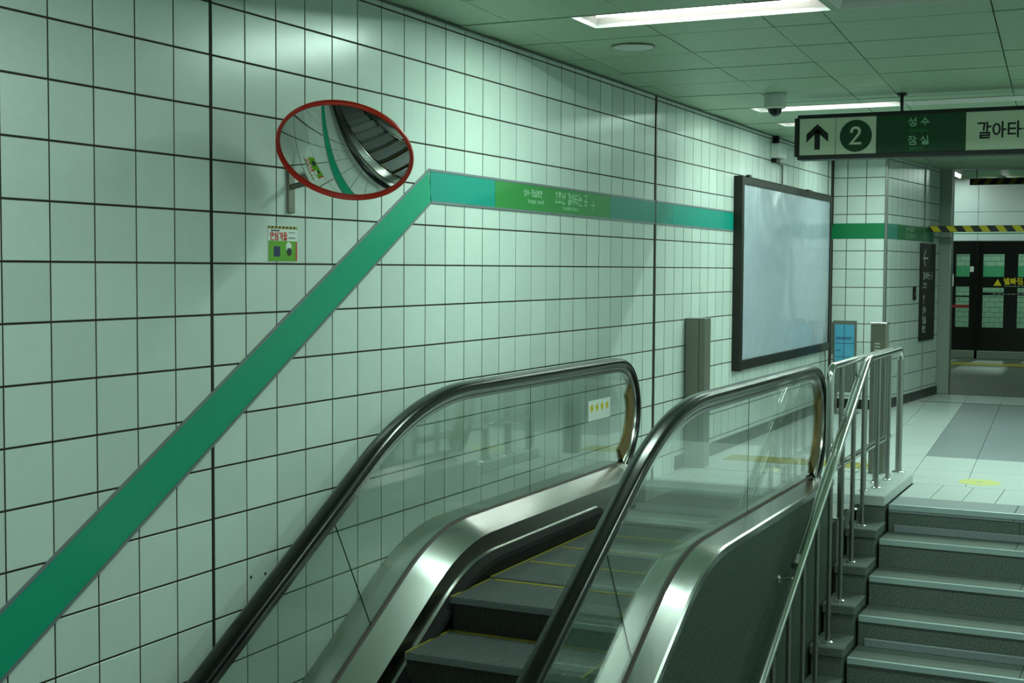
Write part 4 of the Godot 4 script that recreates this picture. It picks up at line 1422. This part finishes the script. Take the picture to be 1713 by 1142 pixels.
# ---------------------------------------------------------------- hanging sign
func build_sign() -> void:
	var z := -6.33
	var t := thing("hanging_sign", "long hanging direction sign with arrow, green line circle and Korean text", "sign", Vector3(0.835, 2.365, z))
	var L := 2.6
	part(t, "casing", bx(Vector3(0.03, -0.125, -0.12), Vector3(L, 0.13, -0.004)), M.sign_frame)
	part(t, "frame_top", bx(Vector3(0.022, 0.128, -0.13), Vector3(L, 0.154, 0.010), 0.003), M.sign_frame)
	part(t, "frame_bottom", bx(Vector3(0.022, -0.152, -0.13), Vector3(L, -0.122, 0.010), 0.003), M.sign_frame)
	part(t, "end_cap", bx(Vector3(0.0, -0.13, -0.135), Vector3(0.035, 0.135, 0.004), 0.003), M.sign_frame)
	var face := func(a: float, b: float, m: Material, called: String) -> void:
		part(t, called, bx(Vector3(a, -0.122, -0.004), Vector3(b, 0.128, 0.002)), m)
	face.call(0.036, 0.282, M.sign_white, "arrow_panel")
	face.call(0.285, 0.555, M.sign_white, "line_panel")
	face.call(0.558, 1.135, M.sign_green, "destination_panel")
	face.call(1.135, L, M.sign_white, "transfer_panel")
	part(t, "divider", bx(Vector3(0.2825, -0.122, -0.004), Vector3(0.2845, 0.128, 0.003)), M.sign_frame)
	# arrow
	var s := begin()
	var o := Vector3(0.158, 0.0, 0.0028)
	var q2 := func(p: Array) -> void:
		quad_out(s, o + Vector3(p[0], p[1], 0), o + Vector3(p[2], p[3], 0), o + Vector3(p[4], p[5], 0), o + Vector3(p[6], p[7], 0), Vector3(0, 0, -1))
	q2.call([-0.019, -0.085, 0.019, -0.085, 0.019, 0.05, -0.019, 0.05])
	q2.call([0.0, 0.09, 0.0, 0.035, -0.075, -0.035, -0.075, 0.022])
	q2.call([0.0, 0.09, 0.0, 0.035, 0.075, -0.035, 0.075, 0.022])
	part(t, "arrow", s, M.print_black)
	s = begin()
	lathe(s, [Vector2(0.108, 0.0), Vector2(0.108, 0.0008), Vector2(0.0, 0.0008)], Vector3(0.420, 0.0, 0.002), Vector3.BACK, 48, false)
	part(t, "line_circle", s, M.sign_green)
	s = begin()
	stroke_text(s, "2", Vector3(0.366, -0.055, 0.0034), Vector3.RIGHT, Vector3.UP, 0.115, 0.95, 0.15)
	part(t, "numeral", s, M.sign_white)
	s = begin()
	stroke_text(s, "성", Vector3(0.765, 0.052, 0.0028), Vector3.RIGHT, Vector3.UP, 0.054, 1.05, 0.13)
	stroke_text(s, "수", Vector3(0.846, 0.052, 0.0028), Vector3.RIGHT, Vector3.UP, 0.054, 1.05, 0.13)
	stroke_text(s, "잠", Vector3(0.765, -0.070, 0.0028), Vector3.RIGHT, Vector3.UP, 0.054, 1.05, 0.13)
	stroke_text(s, "실", Vector3(0.846, -0.070, 0.0028), Vector3.RIGHT, Vector3.UP, 0.054, 1.05, 0.13)
	part(t, "lettering", s, M.print_pale)
	latin(t, "Seongsu", Vector3(0.835, 0.024, 0.0024), 0.0, 0.024, M.stripe_leaf)
	latin(t, "Jamsil", Vector3(0.82, -0.096, 0.0024), 0.0, 0.024, M.stripe_leaf)
	s = begin()
	stroke_text(s, "갈아타는", Vector3(1.205, -0.042, 0.0028), Vector3.RIGHT, Vector3.UP, 0.098, 0.86, 0.12)
	part(t, "lettering", s, M.print_black)
	s = begin()
	stroke_text(s, "곳", Vector3(1.622, -0.042, 0.0028), Vector3.RIGHT, Vector3.UP, 0.098, 0.86, 0.12)
	part(t, "lettering", s, M.print_black)
	for x in [0.71, 2.1]:
		s = begin()
		tube(s, [Vector3(x, 0.15, -0.06), Vector3(x, CEIL - 2.365, -0.06)], 0.012, 10)
		part(t, "hanger_rod", s, M.sign_frame)
		s = begin()
		lathe(s, [Vector2(0.0, 0.0), Vector2(0.034, 0.0), Vector2(0.034, -0.008), Vector2(0.014, -0.016), Vector2(0.0, -0.016)], Vector3(x, CEIL - 2.365, -0.06), Vector3.UP, 18, false)
		part(t, "ceiling_rose", s, M.sign_frame)

# ---------------------------------------------------------------- platform beyond
func build_platform() -> void:
	var f := struct("floor")
	part(f, "slab", bx(Vector3(-5.0, -0.3, -20.7), Vector3(6.0, -0.002, -13.7)), M.platform_floor)
	part(f, "warning_strip", bx(Vector3(-5.0, -0.002, -19.5), Vector3(6.0, 0.004, -18.9)), M.yellow_paint)
	var c := struct("ceiling")
	part(c, "slab", bx(Vector3(-5.0, 3.12, -26.0), Vector3(6.0, 3.4, -13.65)), M.ceiling_panel)
	for k in 4:
		part(c, "duct", bx(Vector3(-5.0, 3.02 - 0.01 * (k % 2), -15.2 - k * 1.3), Vector3(6.0, 3.12, -14.9 - k * 1.3), 0.01), M.fixture_dark)
	var w := struct("wall_left")
	part(w, "render_coat", bx(Vector3(-5.2, -1.5, -26.0), Vector3(-5.0, 3.4, -11.55)), M.tile_c)
	var wr := struct("wall_right")
	part(wr, "render_coat", bx(Vector3(6.0, -1.5, -26.0), Vector3(6.2, 3.4, -13.65)), M.tile_c)
	part(wr, "return_face", bx(Vector3(4.6, -0.5, -13.9), Vector3(6.2, 3.4, -13.7)), M.tile_c)
	var wb := struct("wall_platform_back")
	part(wb, "render_coat", bx(Vector3(-5.2, 0.0, -13.75), Vector3(0.64, 3.4, -13.6)), M.tile_c)
	var tp := struct("wall_track")
	part(tp, "render_coat", bx(Vector3(-5.0, -1.5, -25.2), Vector3(6.0, 3.2, -25.0)), M.grout)
	var s := begin()
	var s2 := begin()
	for r in 30:
		for k in 34:
			var x := -2.2 + k * 0.19 + (0.095 if r % 2 else 0.0)
			var y := -0.2 + r * 0.1
			if r >= 15 and r <= 17: tile_into(s2, Vector3(x, y, -24.99), Vector3.RIGHT, Vector3.UP, Vector3.BACK, 0.188, 0.099, false)
			else: tile_into(s, Vector3(x, y, -24.99), Vector3.RIGHT, Vector3.UP, Vector3.BACK, 0.182, 0.092, false)
	var o := part(tp, "tile_field", s, M.track_tile)
	o.set_meta("kind", "stuff")
	o = part(tp, "green_band", s2, M.stripe_deep)
	o.set_meta("kind", "stuff")
	part(tp, "track_bed", bx(Vector3(-5.0, -1.5, -25.0), Vector3(6.0, -1.2, -20.95)), M.concrete)
	# platform screen doors
	var zp := -20.7
	var d := thing("screen_doors", "black framed platform screen doors with white header panels", "screen doors", Vector3(0.0, 0.0, zp))
	for k in 4:
		var x0: float = [-1.2, 0.345, 1.9, 3.4][k]
		var x1: float = [0.34, 1.895, 3.395, 4.9][k]
		part(d, "header_panel", bx(Vector3(x0, 1.955, -0.15), Vector3(x1, 2.43, 0.0), 0.004), M.header_white)
		part(d, "header_panel", bx(Vector3(x0, 2.435, -0.15), Vector3(x1, 2.98, 0.0), 0.004), M.header_white)
		part(d, "header_line", bx(Vector3(x0, 2.07, 0.0), Vector3(x1, 2.085, 0.003)), M.stripe_leaf)
	part(d, "sill", bx(Vector3(-1.2, 0.0, -0.2), Vector3(4.9, 0.13, 0.03), 0.004), M.jamb_metal)
	# door leaves: dark frames around panes
	var win := [[-0.36, -0.12], [0.005, 0.225], [0.435, 0.77], [0.98, 1.32], [1.5, 1.85], [2.15, 2.5], [2.75, 3.1], [3.4, 3.75], [4.0, 4.35]]
	var edge := -1.2
	for k in win.size():
		var a: float = win[k][0]
		var b: float = win[k][1]
		part(d, "door_stile", bx(Vector3(edge, 0.13, -0.08), Vector3(a, 1.95, -0.02)), M.door_black)
		part(d, "door_rail", bx(Vector3(a, 0.13, -0.08), Vector3(b, 0.52, -0.02)), M.door_black)
		part(d, "door_rail", bx(Vector3(a, 1.735, -0.08), Vector3(b, 1.95, -0.02)), M.door_black)
		part(d, "door_pane", bx(Vector3(a, 0.52, -0.055), Vector3(b, 1.735, -0.049)), M.glass)
		edge = b
	part(d, "door_stile", bx(Vector3(edge, 0.13, -0.08), Vector3(4.9, 1.95, -0.02)), M.door_black)
	part(d, "mullion", bx(Vector3(0.325, 0.0, -0.06), Vector3(0.375, 1.95, 0.03), 0.004), M.dark_steel)
	part(d, "sticker_band", bx(Vector3(0.435, 1.18, -0.048), Vector3(1.9, 1.36, -0.019)), M.door_black)
	part(d, "sticker_band", bx(Vector3(0.435, 1.055, -0.048), Vector3(1.9, 1.10, -0.019)), M.door_black)
	part(d, "sticker_band", bx(Vector3(-0.12, 1.20, -0.048), Vector3(0.30, 1.36, -0.019)), M.door_black)
	part(d, "push_bar", bx(Vector3(0.005, 1.02, -0.048), Vector3(0.225, 1.045, -0.019)), M.door_black)
	part(d, "red_line", bx(Vector3(-0.15, 0.84, -0.048), Vector3(0.225, 0.89, -0.0185)), M.dull_red)
	part(d, "white_tag", bx(Vector3(-0.09, 1.20, -0.02), Vector3(-0.03, 1.40, -0.016)), M.print_white)
	part(d, "white_tag", bx(Vector3(0.23, 1.44, -0.02), Vector3(0.29, 1.53, -0.016)), M.print_white)
	s = begin()
	stroke_text(s, "발빠짐 주의", Vector3(0.77, 1.24, -0.0175), Vector3.RIGHT, Vector3.UP, 0.10, 0.92, 0.16)
	lathe(s, [Vector2(0.075, 0.0), Vector2(0.0, 0.001)], Vector3(0.67, 1.25, -0.0188), Vector3.BACK, 3, false, 2)
	part(d, "warning_print", s, M.print_yellow)
	s = begin()
	for k in 12: box(s, Vector3(0.6 + k * 0.075, 1.07, -0.0189), Vector3(0.65 + k * 0.075, 1.083, -0.0185))
	for k in 10: box(s, Vector3(0.78 + k * 0.065, 1.20, -0.0189), Vector3(0.83 + k * 0.065, 1.213, -0.0185))
	part(d, "small_print", s, M.print_grey)
	# hazard bar across the opening
	var h := thing("hazard_bar", "yellow and black striped bar across the top of the platform opening", "bar", Vector3(0.70, 1.932, -13.1))
	part(h, "beam", bx(Vector3(-0.03, -0.036, -0.03), Vector3(3.9, 0.036, 0.0), 0.003), M.print_black)
	for k in 22:
		s = begin()
		var x := 0.02 + k * 0.178
		hexa(s, [Vector3(x + 0.05, -0.033, 0.0), Vector3(x + 0.135, -0.033, 0.0), Vector3(x + 0.135, -0.033, 0.002), Vector3(x + 0.05, -0.033, 0.002), Vector3(x, 0.033, 0.0), Vector3(x + 0.085, 0.033, 0.0), Vector3(x + 0.085, 0.033, 0.002), Vector3(x, 0.033, 0.002)])
		part(h, "yellow_stripe", s, M.print_yellow)
	h = thing("hazard_bar", "olive and black striped bar hung under the platform ceiling above the doors", "bar", Vector3(0.42, 2.82, -18.9))
	part(h, "beam", bx(Vector3(0.0, -0.05, -0.03), Vector3(0.95, 0.05, 0.0), 0.003), M.print_black)
	for k in 5:
		s = begin()
		var x := 0.02 + k * 0.18
		hexa(s, [Vector3(x, -0.045, 0.0), Vector3(x + 0.08, -0.045, 0.0), Vector3(x + 0.08, -0.045, 0.002), Vector3(x, -0.045, 0.002), Vector3(x + 0.06, 0.045, 0.0), Vector3(x + 0.14, 0.045, 0.0), Vector3(x + 0.14, 0.045, 0.002), Vector3(x + 0.06, 0.045, 0.002)])
		part(h, "yellow_stripe", s, M.yellow_paint)
	for x in [0.1, 0.8]:
		s = begin()
		tube(s, [Vector3(x, 0.05, -0.015), Vector3(x, 0.30, -0.015)], 0.008, 8)
		part(h, "hanger", s, M.dark_steel)
	platform_lamp(Vector3(0.07, 3.0, -19.85), "glowing tube lamp under the platform ceiling by the jamb", 0.5)
	platform_lamp(Vector3(2.9, 3.0, -19.4), "tube lamp under the platform ceiling facing the screen doors, mid opening")
	platform_lamp(Vector3(-1.5, 3.0, -19.4), "tube lamp under the platform ceiling facing the screen doors, behind the pillar")
	platform_lamp(Vector3(0.5, 3.0, -23.0), "tube lamp over the track behind the screen doors", 7.0)

func platform_lamp(at: Vector3, label: String, energy := 3.0) -> void:
	var t := thing("platform_lamp", label, "light", at, "platform tube lamps")
	part(t, "batten", bx(Vector3(-0.035, 0.03, -0.6), Vector3(0.035, 0.12, 0.6), 0.004), M.white_plastic)
	var s := begin()
	tube(s, [Vector3(0, 0, -0.58), Vector3(0, 0, 0.58)], 0.018, 12)
	part(t, "lamp_tube", s, M.tube_lit)
	for z in [-0.59, 0.59]:
		part(t, "lamp_holder", bx(Vector3(-0.02, -0.02, z - 0.01), Vector3(0.02, 0.035, z + 0.01)), M.white_plastic)
	var l := AreaLight3D.new()
	l.name = "tube_glow"
	t.add_child(l, true)
	l.position = Vector3(0, -0.022, 0)
	l.rotation = Vector3(-PI / 2.0, 0, 0)
	l.area_size = Vector2(0.034, 1.1)
	l.area_normalize_energy = true
	l.light_color = LAMP_COLOR
	l.light_energy = energy
	l.area_range = 30.0
	l.area_attenuation = 2.0
	l.shadow_enabled = true

# ---------------------------------------------------------------- main
func _ready() -> void:
	rng.seed = 4711
	make_camera()
	make_materials()
	build_lights()
	build_wall_left()
	build_pillar()
	build_shell()
	build_floor()
	build_platform()
	build_stairs()
	build_curb()
	build_escalator()
	build_stripe()
	build_board()
	build_sign()
	build_railings()
	build_posts()
	build_mirror()
	build_poster()
	build_small_things()
	for o in get_children():
		if o is Node3D and o.has_meta("category") and (o as Node3D).position == Vector3.ZERO:
			rebase(o)
